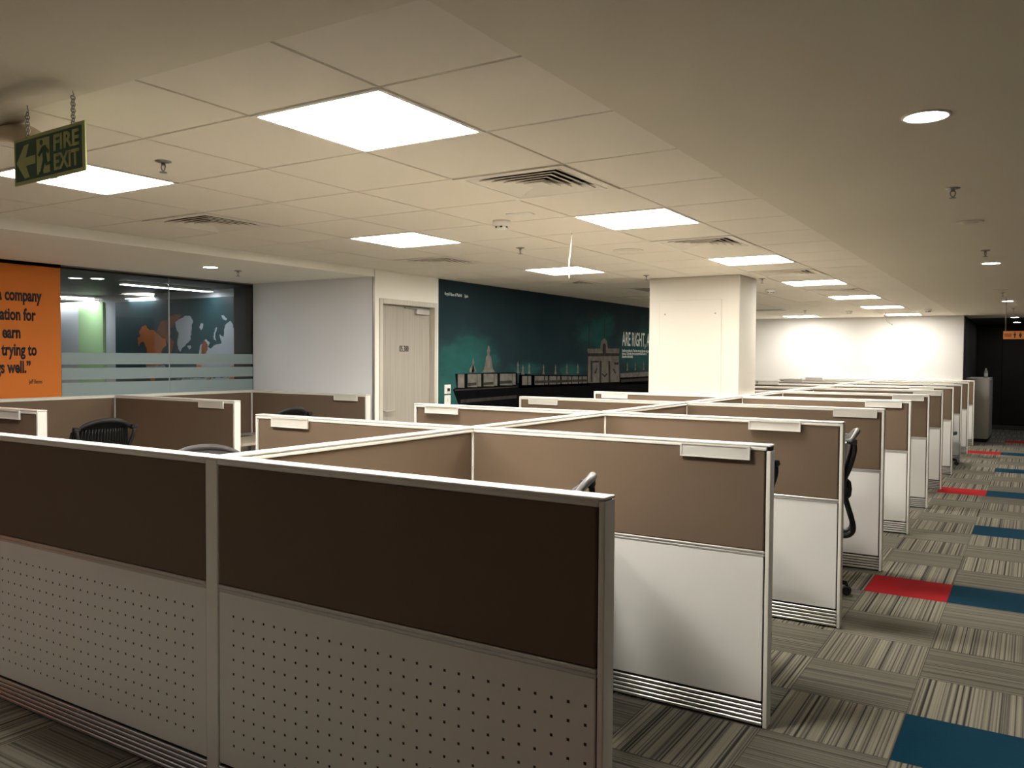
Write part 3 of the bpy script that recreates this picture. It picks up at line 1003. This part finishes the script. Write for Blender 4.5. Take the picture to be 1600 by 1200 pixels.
# ------------------------------------------------------------------ cubicle partitions
SPX, SPH = -2.455, 0.03       # spine line and half thickness
PH = 1.20


def skirt(b, x0, x1, mat):
    b.box(x0, x1, -0.022, 0.022, 0.008, 0.106, M['black_gap'])
    for k in range(5):
        z = 0.010 + k * 0.0195
        b.box(x0, x1, -0.030, 0.030, z, z + 0.0145, mat, 0.003)


def panel(name, L, post='end', lower='laminate', slot=0.002, fab='fabric'):
    """Partition along +x from 0 to L: cap, fabric, rail, laminate board, ribbed skirting and an end or junction post."""
    o = empty(name)
    x1 = L - 0.018 if post == 'end' else L
    b = MB()
    b.box(0, L, -0.033, 0.033, PH - 0.008, PH, None, 0.003, 2)
    b.box(0, x1, -0.028, 0.028, PH - 0.013, PH - 0.008)
    b.box(0, x1, -0.032, 0.032, PH - 0.026, PH - 0.0125, None, 0.003)
    b.build('top_cap', M['white_trim'], o)
    b = MB()
    b.box(0.002, x1 - 0.008, -0.026, 0.026, 0.752, PH - 0.0262, None, 0.004)
    b.build('fabric_panel', M[fab], o)
    b = MB()
    b.box(0.0, x1 - 0.004, -0.030, 0.030, 0.739, 0.751, None, 0.003)
    b.box(0.0, x1 - 0.004, -0.0285, 0.0285, 0.726, 0.738, None, 0.003)
    b.build('middle_rail', M['alu'], o)
    b = MB()
    b.box(0.002, x1 - 0.008, -0.026, 0.026, 0.113, 0.7255, None, 0.002)
    b.build('lower_board', M[lower], o)
    b = MB()
    b.box(0.0, x1 - 0.004, -0.012, 0.012, 0.106, 0.1135, M['black_gap'])
    skirt(b, 0.0, x1 - 0.004, M['alu'])
    b.build('skirting', None, o)
    b = MB()
    b.box(x1 - 0.012, x1 + 0.001, -0.018, 0.018, 0.012, PH - 0.03, M['black_gap'])
    if post == 'end':
        b.box(x1, L, -0.031, 0.031, 0.003, PH - 0.0085 - slot, M['white_trim'], 0.003, 2)
        b.box(x1 + 0.003, L - 0.003, -0.02, 0.02, PH - 0.0085 - slot, PH - 0.0085, M['black_gap'])
    b.build('end_post' if post == 'end' else 'seam_strip', None, o)
    return o


def spine_panel(name, L, post_len):
    """Spine section along +x (rotated onto the spine) with a junction post at its far end."""
    o = empty(name)
    x1 = L - post_len
    b = MB()
    b.box(0, L, -0.033, 0.033, PH - 0.0078, PH + 0.0003, None, 0.003, 2)
    b.box(0, x1, -0.028, 0.028, PH - 0.013, PH - 0.0078)
    b.box(0, x1, -0.032, 0.032, PH - 0.026, PH - 0.0125, None, 0.003)
    b.build('top_cap', M['white_trim'], o)
    MB().box(0.008, x1 - 0.008, -0.026, 0.026, 0.752, PH - 0.0262, None, 0.004).build('fabric_panel', M['fabric'], o)
    b = MB()
    b.box(0.004, x1 - 0.004, -0.030, 0.030, 0.739, 0.751, None, 0.003)
    b.box(0.004, x1 - 0.004, -0.0285, 0.0285, 0.726, 0.738, None, 0.003)
    b.build('middle_rail', M['alu'], o)
    MB().box(0.008, x1 - 0.008, -0.026, 0.026, 0.113, 0.7255, None, 0.002).build('lower_board', M['laminate'], o)
    b = MB(); skirt(b, 0.004, x1 - 0.004, M['alu'])
    b.build('skirting', None, o)
    MB().box(x1, L, -0.030, 0.030, 0.003, PH - 0.009, None, 0.004).build('junction_post', M['white_trim'], o)
    return o


ROWS = [3.53 + 1.55 * k for k in range(10)]
XR, XL = -0.92, -4.055
G_WALL = 'low brown and white cubicle partitions'
ordn = ['first', 'second', 'third', 'fourth', 'fifth', 'sixth', 'seventh', 'eighth', 'ninth', 'tenth']
LR = XR - (SPX + SPH)
LL = (SPX - SPH) - XL
pr = panel('cubicle_partition', LR)
tag(pr, '', 'partition', G_WALL)
pl_ = panel('cubicle_partition', LL)
tag(pl_, '', 'partition', G_WALL)
for k, y in enumerate(ROWS):
    lr = 'cross partition on the aisle side, %s behind the front partition' % ordn[k]
    ll = 'cross partition on the mural side of the spine, %s behind the front partition' % ordn[k]
    if k == 0:
        p0_ = panel('cubicle_partition', LR, slot=0.018)
        tag(p0_, lr, 'partition', G_WALL)
        p0_.location = (SPX + SPH, y, 0)
    elif k == 1: pr.location = (SPX + SPH, y, 0); pr['label'] = lr
    else: copy_tree(pr, (SPX + SPH, y, 0), 0, lr)
    if k == 0: pl_.location = (SPX - SPH, y, 0); pl_.rotation_euler = (0, 0, PI); pl_['label'] = ll
    else: copy_tree(pl_, (SPX - SPH, y, 0), PI, ll)
sp = spine_panel('spine_partition', 1.55, 0.06)
tag(sp, '', 'partition', 'lengthwise spine partitions')
ys = [1.98] + [y + 0.03 for y in ROWS[:-1]]
for k, y in enumerate(ys):
    lab = 'lengthwise spine partition, %s section back from the front partition' % ordn[k]
    if k == 0:
        s0 = spine_panel('spine_partition', 3.56 - 1.98, 0.06)
        tag(s0, lab, 'partition', 'lengthwise spine partitions')
        s0.location = (SPX, 1.98, 0); s0.rotation_euler = (0, 0, PI / 2)
    elif k == 1: sp.location = (SPX, y, 0); sp.rotation_euler = (0, 0, PI / 2); sp['label'] = lab
    else: copy_tree(sp, (SPX, y, 0), PI / 2, lab)
# front partitions with perforated boards
FY = 1.95
fr = panel('front_partition', XR - (SPX + 0.033), lower='perforated')
fr.location = (SPX + 0.033, FY, 0)
tag(fr, 'large dark front partition with perforated white board, right of the grey post', 'partition', 'front partitions with perforated boards')
fl = panel('front_partition', (SPX - 0.033) - (XL - 0.03), lower='perforated')
fl.location = (SPX - 0.033, FY, 0); fl.rotation_euler = (0, 0, PI)
tag(fl, 'large dark front partition with perforated white board, left of the grey post', 'partition', 'front partitions with perforated boards')
po = empty('junction_post', (SPX, FY, 0))
MB().box(-0.032, 0.032, -0.030, 0.030, 0.003, PH - 0.009, None, 0.003).build('post_body', M['white_trim'], po)
MB().box(-0.033, 0.033, -0.033, 0.033, PH - 0.0085, PH, None, 0.003, 2).build('post_cap', M['white_trim'], po)
tag(po, 'pale grey upright post joining the two dark front partitions', 'post')

# the separate left block of cubicles
ISX = -7.035
IROWS = [2.93, 4.48, 6.03]
LI = -5.40 - (ISX + SPH)
ip = panel('cubicle_partition', LI)
tag(ip, '', 'partition', G_WALL)
ilab = ['cross partition of the left block cut by the left picture edge', 'cross partition of the left block right of the nearest black chair',
        'rear cross partition of the left block, against the grey wall']
for k, y in enumerate(IROWS):
    if k == 0: ip.location = (ISX + SPH, y, 0); ip['label'] = ilab[0]
    else: copy_tree(ip, (ISX + SPH, y, 0), 0, ilab[k])
isl = ['spine partition of the left block below the orange quotation wall', 'spine partition of the left block behind the nearest black chair', 'spine partition of the left block under the glass, in the rear cubicle']
for k, y in enumerate([IROWS[0] - 1.52] + [y + 0.03 for y in IROWS[:-1]]):
    copy_tree(sp, (ISX, y, 0), PI / 2, isl[k], 'spine partitions of the left block')


# nameplate holders
def nameplate():
    o = empty('nameplate_holder')
    b = MB()
    w, h = 0.153, 0.058
    b.box(-w, w, -0.012, -0.004, -h, -h + 0.006)
    b.box(-w, w, -0.012, -0.004, -0.006, 0)
    b.box(-w, -w + 0.007, -0.012, -0.004, -h + 0.006, -0.006)
    b.box(w - 0.007, w, -0.012, -0.004, -h + 0.006, -0.006)
    b.box(-w, w, -0.004, 0.0, -h, 0)
    b.build('holder_frame', M['plate'], o)
    MB().box(-w + 0.007, w - 0.007, -0.0075, -0.004, -h + 0.006, -0.006).build('name_card', M['paper'], o)
    tag(o, '', 'nameplate', 'blank nameplate holders on the partitions')
    return o


np_ = nameplate()
plates = []
for k, y in enumerate(ROWS):
    cx = {0: -1.157, 1: -1.308, 2: -1.122, 3: -1.147, 4: -1.126, 5: -1.095, 6: -1.318, 7: -1.296, 8: -1.30, 9: -1.295}[k]
    plates.append((cx, y - 0.034, 1.190, 'blank nameplate holder on the %s cross partition, aisle side' % ordn[k]))
for k, y in enumerate(ROWS[:9]):
    cx = {0: -3.749, 1: -3.787, 2: -3.794, 3: -3.803}.get(k, -3.80)
    z = 1.238 if k >= 6 else 1.190
    plates.append((cx if k < 6 else -3.42, y - 0.034, z, 'blank nameplate holder on the %s cross partition, mural side' % ordn[k]))
plates += [(-5.75, IROWS[0] - 0.034, 1.19, 'blank nameplate holder at the left picture edge'), (-5.675, IROWS[1] - 0.034, 1.19, 'blank nameplate holder on the partition right of the nearest black chair'),
           (-5.66, IROWS[2] - 0.034, 1.19, 'blank nameplate holder under the pale grey wall')]
for n_, (x, y, z, lab) in enumerate(plates):
    if n_ == 0: np_.location = (x, y, z); np_['label'] = lab
    else: copy_tree(np_, (x, y, z), 0, lab)

# desks in the left block
def desk(y0, y1, lab):
    o = empty('desk', (ISX + SPH + 0.002, y0 + 0.004, 0))
    L = y1 - y0 - 0.008
    MB().box(0, 0.70, 0, L, 0.705, 0.73, None, 0.003).build('desk_top', M['desk'], o)
    MB().box(0.02, 0.62, 0.01, 0.035, 0, 0.7048).build('side_panel', M['laminate'], o)
    MB().box(0.02, 0.62, L - 0.035, L - 0.01, 0, 0.7048).build('side_panel', M['laminate'], o)
    b = MB()
    b.box(0.05, 0.13, L / 2 - 0.12, L / 2 + 0.12, 0.7301, 0.733, None, 0.001)
    b.box(0.05, 0.13, L - 0.36, L - 0.10, 0.7301, 0.733, None, 0.001)
    b.build('cable_flap', M['black_plastic'], o)
    tag(o, lab, 'desk', 'pale desktops in the left block')


bounce_desk = empty('desk')  # unseen desks, added to bounce light up to the ceiling
MB().box(0, 0.72, -0.74, 0.74, 0.705, 0.73, None, 0.003).build('desk_top', M['desk'], bounce_desk)
for sy in (-0.725, 0.70):
    MB().box(0.02, 0.64, sy, sy + 0.025, 0, 0.7048).build('side_panel', M['laminate'], bounce_desk)
tag(bounce_desk, '', 'desk', 'desktops along the spine, hidden by the partitions')
for k in range(10):
    ya = (1.98 if k == 0 else ROWS[k - 1] + 0.03); yc = (ya + ROWS[k] - 0.03) / 2
    la = 'desktop on the aisle side of the %s spine section' % ordn[k]; lb = 'desktop on the mural side of the %s spine section' % ordn[k]
    if k == 0: bounce_desk.location = (SPX + SPH + 0.002, yc, 0); bounce_desk['label'] = la
    else: copy_tree(bounce_desk, (SPX + SPH + 0.002, yc, 0), 0, la)
    if k != 4: copy_tree(bounce_desk, (SPX - SPH - 0.002, yc, 0), PI, lb)
desk(IROWS[1] + 0.03, IROWS[2] - 0.03, 'pale desktop glimpsed between two partitions in the rear left cubicle')
desk(IROWS[0] + 0.03, IROWS[1] - 0.03, 'desktop in the left cubicle, hidden behind the nearest black chair')


# ------------------------------------------------------------------ chairs
def chair(black):
    """Mesh-back task chair facing +x, origin on the floor under the gas lift."""
    o = empty('task_chair')
    # backrest shell
    bm = MB()
    NU, NV = 14, 16
    grid = []
    for j in range(NV + 1):
        v = j / NV
        row = []
        z = 0.56 + 0.53 * v
        xb = -0.245 - 0.055 * math.sin(v * PI * 0.9) * 0.4 - 0.075 * v ** 1.6
        if v > 0.86: xb -= 0.045 * ((v - 0.86) / 0.14) ** 2
        hw = 0.205 + 0.03 * math.sin(PI * min(1, v * 1.05))
        for i in range(NU + 1):
            u = -1 + 2 * i / NU
            edge = 1 - 0.075 * abs(u) ** 3 * (v ** 6) - 0.03 * abs(u) ** 4 * ((1 - v) ** 6)
            zz = 0.56 + (z - 0.56) * edge + (0.0 if v < 0.9 else -0.03 * u * u * (v - 0.9) / 0.1)
            row.append(bm.bm.verts.new((xb + 0.055 * u * u, hw * u, zz)))
        grid.append(row)
    for j in range(NV):
        for i in range(NU):
            bm.bm.faces.new((grid[j][i], grid[j][i + 1], grid[j + 1][i + 1], grid[j + 1][i]))
    rim = [tuple(v.co) for v in grid[-1]]
    r = bmesh.ops.solidify(bm.bm, geom=list(bm.bm.faces), thickness=0.024)
    bk = bm.build('backrest', M['black_mesh' if black else 'grey_mesh'], o, smooth=True)
    md = bk.modifiers.new('soften', 'BEVEL'); md.width = 0.006; md.segments = 2; md.limit_method = 'ANGLE'; md.angle_limit = 1.0
    MB().tube([(g[0], g[1], g[2]) for g in rim], [0.010 + 0.007 * (1 - abs(-1 + 2 * k / NU) ** 3) for k in range(NU + 1)], 10).build('top_rim', M['black_mesh' if black else 'grey_mesh'], o)
    # vertical ribs seen on the rear of the shell
    b = MB()
    for i in range(-9, 10) if black else ():
        u = i / 10.0
        pts = []
        for j in range(2, 15):
            v = j / 16
            xb = -0.245 - 0.055 * math.sin(v * PI * 0.9) * 0.4 - 0.075 * v ** 1.6
            if v > 0.86: xb -= 0.045 * ((v - 0.86) / 0.14) ** 2
            hw = 0.205 + 0.03 * math.sin(PI * min(1, v * 1.05))
            pts.append((xb + 0.055 * u * u - 0.010, hw * u, 0.56 + 0.53 * v))
        b.tube(pts, 0.004, 6)
    if black: b.build('rear_ribs', M['black_plastic'], o)
    for s in (-1, 1):
        pts = spline([(-0.345, s * 0.215, 1.03), (-0.348, s * 0.205, 0.97), (-0.322, s * 0.165, 0.86), (-0.292, s * 0.115, 0.77), (-0.290, s * 0.095, 0.69),
                      (-0.325, s * 0.085, 0.57), (-0.352, s * 0.080, 0.475), (-0.345, s * 0.078, 0.425), (-0.305, s * 0.075, 0.400), (-0.235, s * 0.075, 0.410), (-0.13, s * 0.07, 0.425)], 5)
        b = MB()
        b.tube(pts, [0.013 + 0.005 * min(1, k / 25) for k in range(len(pts))], 10)
        u = b.build('back_upright', M['black_plastic'], o)
        b = MB()
        b.tube([(-0.300, s * 0.205, 1.036), (-0.330, s * 0.213, 1.034), (-0.360, s * 0.215, 1.030)], [0.014, 0.018, 0.019], 10)
        b.tube([(-0.345, s * 0.19, 1.03), (-0.345, s * 0.235, 1.03)], 0.017, 10)
        b.build('upright_knob', M['black_plastic'], u)
    b = MB()
    b.tube([(-0.312, 0, 0.765), (-0.322, 0, 0.745), (-0.326, 0, 0.70), (-0.324, 0, 0.655), (-0.315, 0, 0.635)], [0.008, 0.016, 0.019, 0.016, 0.008], 12)
    b.tube([(-0.29, -0.13, 0.70), (-0.315, 0, 0.70), (-0.29, 0.13, 0.70)], 0.014, 8)
    b.build('lumbar_support', M['black_plastic'], o)
    bm = MB()
    bm.box(-0.22, 0.26, -0.25, 0.25, 0.445, 0.505, None, 0.022, 3)
    bm.build('seat', M['grey_mesh'], o)
    bm = MB()
    bm.box(-0.17, 0.15, -0.11, 0.11, 0.395, 0.444, None, 0.012, 2)
    bm.build('seat_mechanism', M['black_plastic'], o)
    for s in (-1, 1):
        b = MB()
        b.tube(spline([(-0.02, s * 0.20, 0.44), (-0.02, s * 0.285, 0.45), (-0.02, s * 0.30, 0.52), (-0.02, s * 0.30, 0.66)], 5), 0.013, 8)
        a = b.build('armrest', M['black_plastic'], o)
        MB().box(-0.14, 0.12, s * 0.30 - 0.04, s * 0.30 + 0.04, 0.66, 0.685, None, 0.010, 2).build('arm_pad', M['black_plastic'], a)
    MB().lathe([(0.028, 0.10), (0.028, 0.26), (0.018, 0.265), (0.018, 0.395)], n=16).build('gas_lift', M['black_plastic'], o)
    for k in range(5):
        a = 2 * PI * k / 5 + 0.5
        c, s_ = math.cos(a), math.sin(a)
        lg = MB().tube([(0.02 * c, 0.02 * s_, 0.115), (0.15 * c, 0.15 * s_, 0.098), (0.325 * c, 0.325 * s_, 0.078)], [0.026, 0.021, 0.015], 8).build('base_leg', M['black_plastic'], o)
        b = MB()
        px, py = 0.325 * c, 0.325 * s_
        for t_ in (-1, 1):
            ox, oy = -s_ * 0.016 * t_, c * 0.016 * t_
            b.tube([(px + ox * 0.45, py + oy * 0.45, 0.029), (px + ox * 1.5, py + oy * 1.5, 0.029)], 0.0285, 14)
        b.tube([(px, py, 0.03), (px, py, 0.082)], 0.008, 8)
        b.build('caster', M['black_plastic'], lg)
    tag(o, '', 'office chair', 'black mesh task chairs in the cubicles')
    return o


ch = {False: chair(False), True: chair(True)}
used = set()
seats = [(-1.345, 5.80, PI + 0.21, 'black mesh chair with curved back support seen in profile at the aisle'),
         (-6.0, 3.54, PI - 0.05, 'black chair seen from behind in the left cubicle below the quotation'),
         (-3.25, 2.58, -0.5, 'chair behind the left front partition, only its grey top rim showing'),
         (-6.0, 5.30, PI, 'chair whose black top shows above the partition under the pale grey wall'),
         (-1.81, 2.80, PI + 0.35, 'chair whose rounded top pokes over the right front partition'),
         (-1.47, 4.10, PI - 0.15, 'chair behind the first cross partition, only black knobs showing at its edge'),
         (-1.27, 13.95, -0.3, 'chair far down the aisle, only a black caster showing on the carpet')]
for n_, (x, y, r, lab) in enumerate(seats):
    kind = n_ in (1, 3)
    c_ = ch[kind]
    if kind not in used:
        used.add(kind)
        c_.location = (x, y, 0); c_.rotation_euler = (0, 0, r); c_['label'] = lab
    else: c_ = copy_tree(c_, (x, y, 0), r, lab)
    if n_ == 2:      # this one has a darker grey back
        for part_ in c_.children:
            if part_.name.split('.')[0] in ('backrest', 'top_rim'):
                part_.material_slots[0].link = 'OBJECT'
                part_.material_slots[0].material = M['dark_grey_mesh']

# ------------------------------------------------------------------ palace mural
mu = empty('wall_mural')
tag(mu, 'dark teal wall mural of a palace roofline under clouds, beside the wooden door', 'mural')
MB().box(X_DOOR, X_DOOR + 0.004, 7.13, 14.2, 0.10, CZ - 0.004).build('mural_sheet', M['mural'], mu)
XM = X_DOOR + 0.004


def c4(pts):       # crop coordinates of the 4.21x view of the mural -> photo pixels
    return [(660 + x / 4.2105, 400 + y / 4.2105) for x, y in pts]


art('dark_cornice', mu, 0, XM, 0.001, M['stone_dark'], [
    c4([(228, 862), (640, 835), (640, 770), (735, 785), (1085, 805), (1500, 835), (1700, 830), (1700, 1010), (640, 1010), (250, 1010), (200, 880)]),
    c4([(215, 775), (625, 765), (625, 840), (225, 865)]),
    c4([(635, 780), (1090, 785), (1090, 850), (635, 870)]),
    c4([(1300, 790), (1700, 770), (1700, 835), (1300, 845)])])
L1 = []
for a, c_ in ((232, 275), (297, 360), (362, 386), (402, 470), (472, 492), (510, 590), (592, 612)):
    t0 = 778 - (a - 232) * 0.012; t1 = 866 - (a - 232) * 0.055
    L1.append(c4([(a, t0), (c_, t0), (c_, t1), (a, t1)]))
for a, c_ in ((655, 690), (695, 715), (738, 800), (806, 826), (835, 880), (886, 906), (915, 955), (960, 980), (985, 1022), (1028, 1048), (1053, 1082)):
    t0 = 790 + (a - 655) * 0.004; t1 = 850 - (a - 655) * 0.03
    L1.append(c4([(a, t0), (c_, t0), (c_, t1), (a, t1)]))
L1.append(c4([(1302, 772), (1500, 760), (1700, 745), (1700, 780), (1302, 800)]))
art('balustrade_pier', mu, 0, XM, 0.001, M['stone_light'], L1, 0.001)
art('shadow_course', mu, 0, XM, 0.001, M['stone_mid'], [
    c4([(298, 835), (355, 831), (355, 850), (298, 857)]), c4([(402, 832), (466, 828), (466, 845), (402, 850)]), c4([(510, 822), (588, 818), (588, 838), (510, 842)]),
    c4([(740, 820), (1080, 812), (1080, 826), (740, 838)]), c4([(1305, 812), (1690, 790), (1690, 806), (1305, 832)]),
    c4([(250, 945), (620, 915), (620, 935), (250, 968)]), c4([(212, 878), (625, 858), (625, 863), (212, 888)])], 0.002)
fin = []
for x0, yb, yt, w in ((333, 765, 665, 7), (628, 770, 690, 6), (660, 780, 715, 8), (702, 775, 700, 6), (796, 778, 708, 5), (875, 778, 708, 5), (950, 775, 706, 5), (1022, 772, 704, 5),
                      (1348, 755, 698, 4), (1400, 752, 696, 4), (1455, 750, 694, 4)):
    h = yb - yt
    fin.append(c4([(x0 - w * 1.5, yb), (x0 - w * 0.7, yb - 0.3 * h), (x0 - w * 0.5, yb - 0.55 * h), (x0 - w, yb - 0.65 * h), (x0 - w * 0.4, yb - 0.8 * h), (x0, yt), (x0 + w * 0.4, yb - 0.8 * h),
                   (x0 + w, yb - 0.65 * h), (x0 + w * 0.5, yb - 0.55 * h), (x0 + w * 0.7, yb - 0.3 * h), (x0 + w * 1.5, yb)]))
fin.append(c4([(308, 765), (310, 745), (330, 712), (350, 742), (354, 762)]))
fin.append(c4([(390, 765), (405, 745), (415, 690), (418, 665), (432, 645), (450, 662), (455, 690), (462, 740), (478, 765)]))
fin.append(c4([(428, 650), (424, 625), (430, 600), (435, 588), (441, 602), (445, 625), (440, 650)]))
art('roof_ornament', mu, 0, XM, 0.001, M['stone_light'], fin, 0.001)
art('gate_block', mu, 0, XM, 0.001, M['stone_light'], [
    c4([(1088, 835), (1090, 655), (1085, 610), (1295, 608), (1292, 655), (1296, 828)]),
    c4([(1170, 610), (1176, 560), (1196, 540), (1214, 560), (1220, 610)])], 0.001)
art('gate_shadow', mu, 0, XM, 0.001, M['stone_mid'], [
    c4([(1083, 640), (1296, 640), (1294, 658), (1086, 660)]), c4([(1106, 690), (1118, 690), (1118, 830), (1106, 830)]), c4([(1166, 690), (1178, 690), (1176, 832), (1164, 832)]),
    c4([(1222, 690), (1234, 690), (1236, 830), (1224, 830)]), c4([(1262, 700), (1290, 700), (1290, 715), (1262, 715)]), c4([(1120, 690), (1160, 688), (1160, 700), (1120, 702)]),
    c4([(1130, 770), (1142, 742), (1152, 735), (1140, 775)]), c4([(1252, 740), (1262, 745), (1272, 772), (1260, 768)]),
    c4([(1186, 585), (1196, 572), (1206, 585), (1206, 640), (1186, 640)]), c4([(1180, 770), (1198, 785), (1216, 768), (1216, 778), (1198, 798), (1180, 780)])], 0.002)
art('crest_panel', mu, 0, XM, 0.001, plain('printed_crest', (0.17, 0.16, 0.12), 0.8, spec=0.05, var=0.4, scale=14), [
    c4([(1184, 700), (1198, 690), (1212, 700), (1216, 745), (1198, 766), (1181, 745)])], 0.002)
art('flag_mast', mu, 0, XM, 0.001, M['stone_mid'], [
    c4([(1095, 608), (1096, 385), (1099, 385), (1099, 608)]), c4([(1098, 365), (1108, 368), (1116, 405), (1104, 400), (1098, 385)]), c4([(1196, 540), (1197, 412), (1199, 412), (1200, 540)])], 0.001)
p0 = on_plane(972, 540, 0, XM)
text_mesh('mural_headline', 'ARE RIGHT, A LOT', M['mural_text'], mu, p0, (0, 1, 0), (0, 0, 1), (1, 0, 0), scale=(0.175, 0.31), depth=0.001, bold=0.012)
for k, words in enumerate(('Leaders are right a lot. They have strong judgment and good', 'instincts. They seek diverse perspectives and work to', 'disconfirm their beliefs.')):
    q = on_plane(972, 549.5 + k * 4.75, 0, XM)
    text_mesh('mural_body_text', words, M['mural_text'], mu, q, (0, 1, 0), (0, 0, 1), (1, 0, 0), scale=(0.044, 0.062), depth=0.001, bold=0.01)
q = on_plane(695, 461, 0, XM)
text_mesh('mural_caption', 'Royal Palace of Madrid     Spain', M['mural_text'], mu, q, (0, 1, 0), (0, 0, 1), (1, 0, 0), scale=(0.0345, 0.05), depth=0.001, bold=0.0)

# wall sockets on the mural
for z, lab, k in ((1.213, 'upper white socket plate with a black plug on the mural beside the door', 0), (1.098, 'lower white socket plate on the mural beside the door', 1)):
    o = empty('socket_plate', (XM + 0.0005, 7.285, z))
    MB().box(0, 0.010, -0.055, 0.055, -0.05, 0.05, None, 0.004, 2).build('plate', M['white_plastic'], o)
    b = MB()
    if k == 0:
        b.box(0.0101, 0.035, -0.012, 0.014, -0.022, 0.012, None, 0.004)
        b.build('plug', M['black_plastic'], o)
    else:
        b.box(0.0101, 0.013, -0.008, 0.010, -0.02, 0.02, None, 0.001)
        b.build('rocker_switch', M['paper'], o)
    tag(o, lab, 'socket', 'white socket plates on the mural')

# ------------------------------------------------------------------ far end
cb = empty('storage_cabinet', (-0.92, 19.15, 0))
MB().box(-0.195, 0.185, -0.80, 0.80, 0.06, 1.20, None, 0.004).build('cabinet_body', M['cabinet'], cb)
MB().box(-0.19, 0.15, -0.77, 0.77, 0.0, 0.06).build('plinth', M['black_gap'], cb)
MB().box(-0.199, 0.195, -0.81, 0.81, 1.2002, 1.225, None, 0.003).build('cabinet_top', M['cabinet'], cb)
for y0, y1 in ((-0.79, -0.005), (0.005, 0.79)):
    d_ = MB().box(0.1852, 0.2002, y0, y1, 0.07, 1.19, None, 0.002).build('cabinet_door', M['cabinet'], cb)
    MB().box(0.2003, 0.215, (y1 - 0.05 if y0 < -0.1 else y0 + 0.035), (y1 - 0.035 if y0 < -0.1 else y0 + 0.05), 0.70, 0.85).build('handle', M['alu'], d_)
tag(cb, 'tall grey-white storage cabinet at the end of the aisle partitions', 'cabinet')
bt = empty('water_bottle', (-0.79, 18.55, 1.2252))
MB().lathe([(0.030, 0), (0.033, 0.01), (0.033, 0.12), (0.028, 0.14), (0.012, 0.165), (0.012, 0.178)], n=18).build('bottle_body', M['bottle_body'], bt)
MB().lathe([(0.0335, 0.04), (0.0335, 0.10)], n=18, caps=False).build('bottle_label', M['bottle_label'], bt)
MB().lathe([(0.014, 0.172), (0.014, 0.19), (0.012, 0.192)], n=14).build('bottle_cap', M['white_plastic'], bt)
tag(bt, 'small clear water bottle with white cap standing on the storage cabinet', 'bottle')
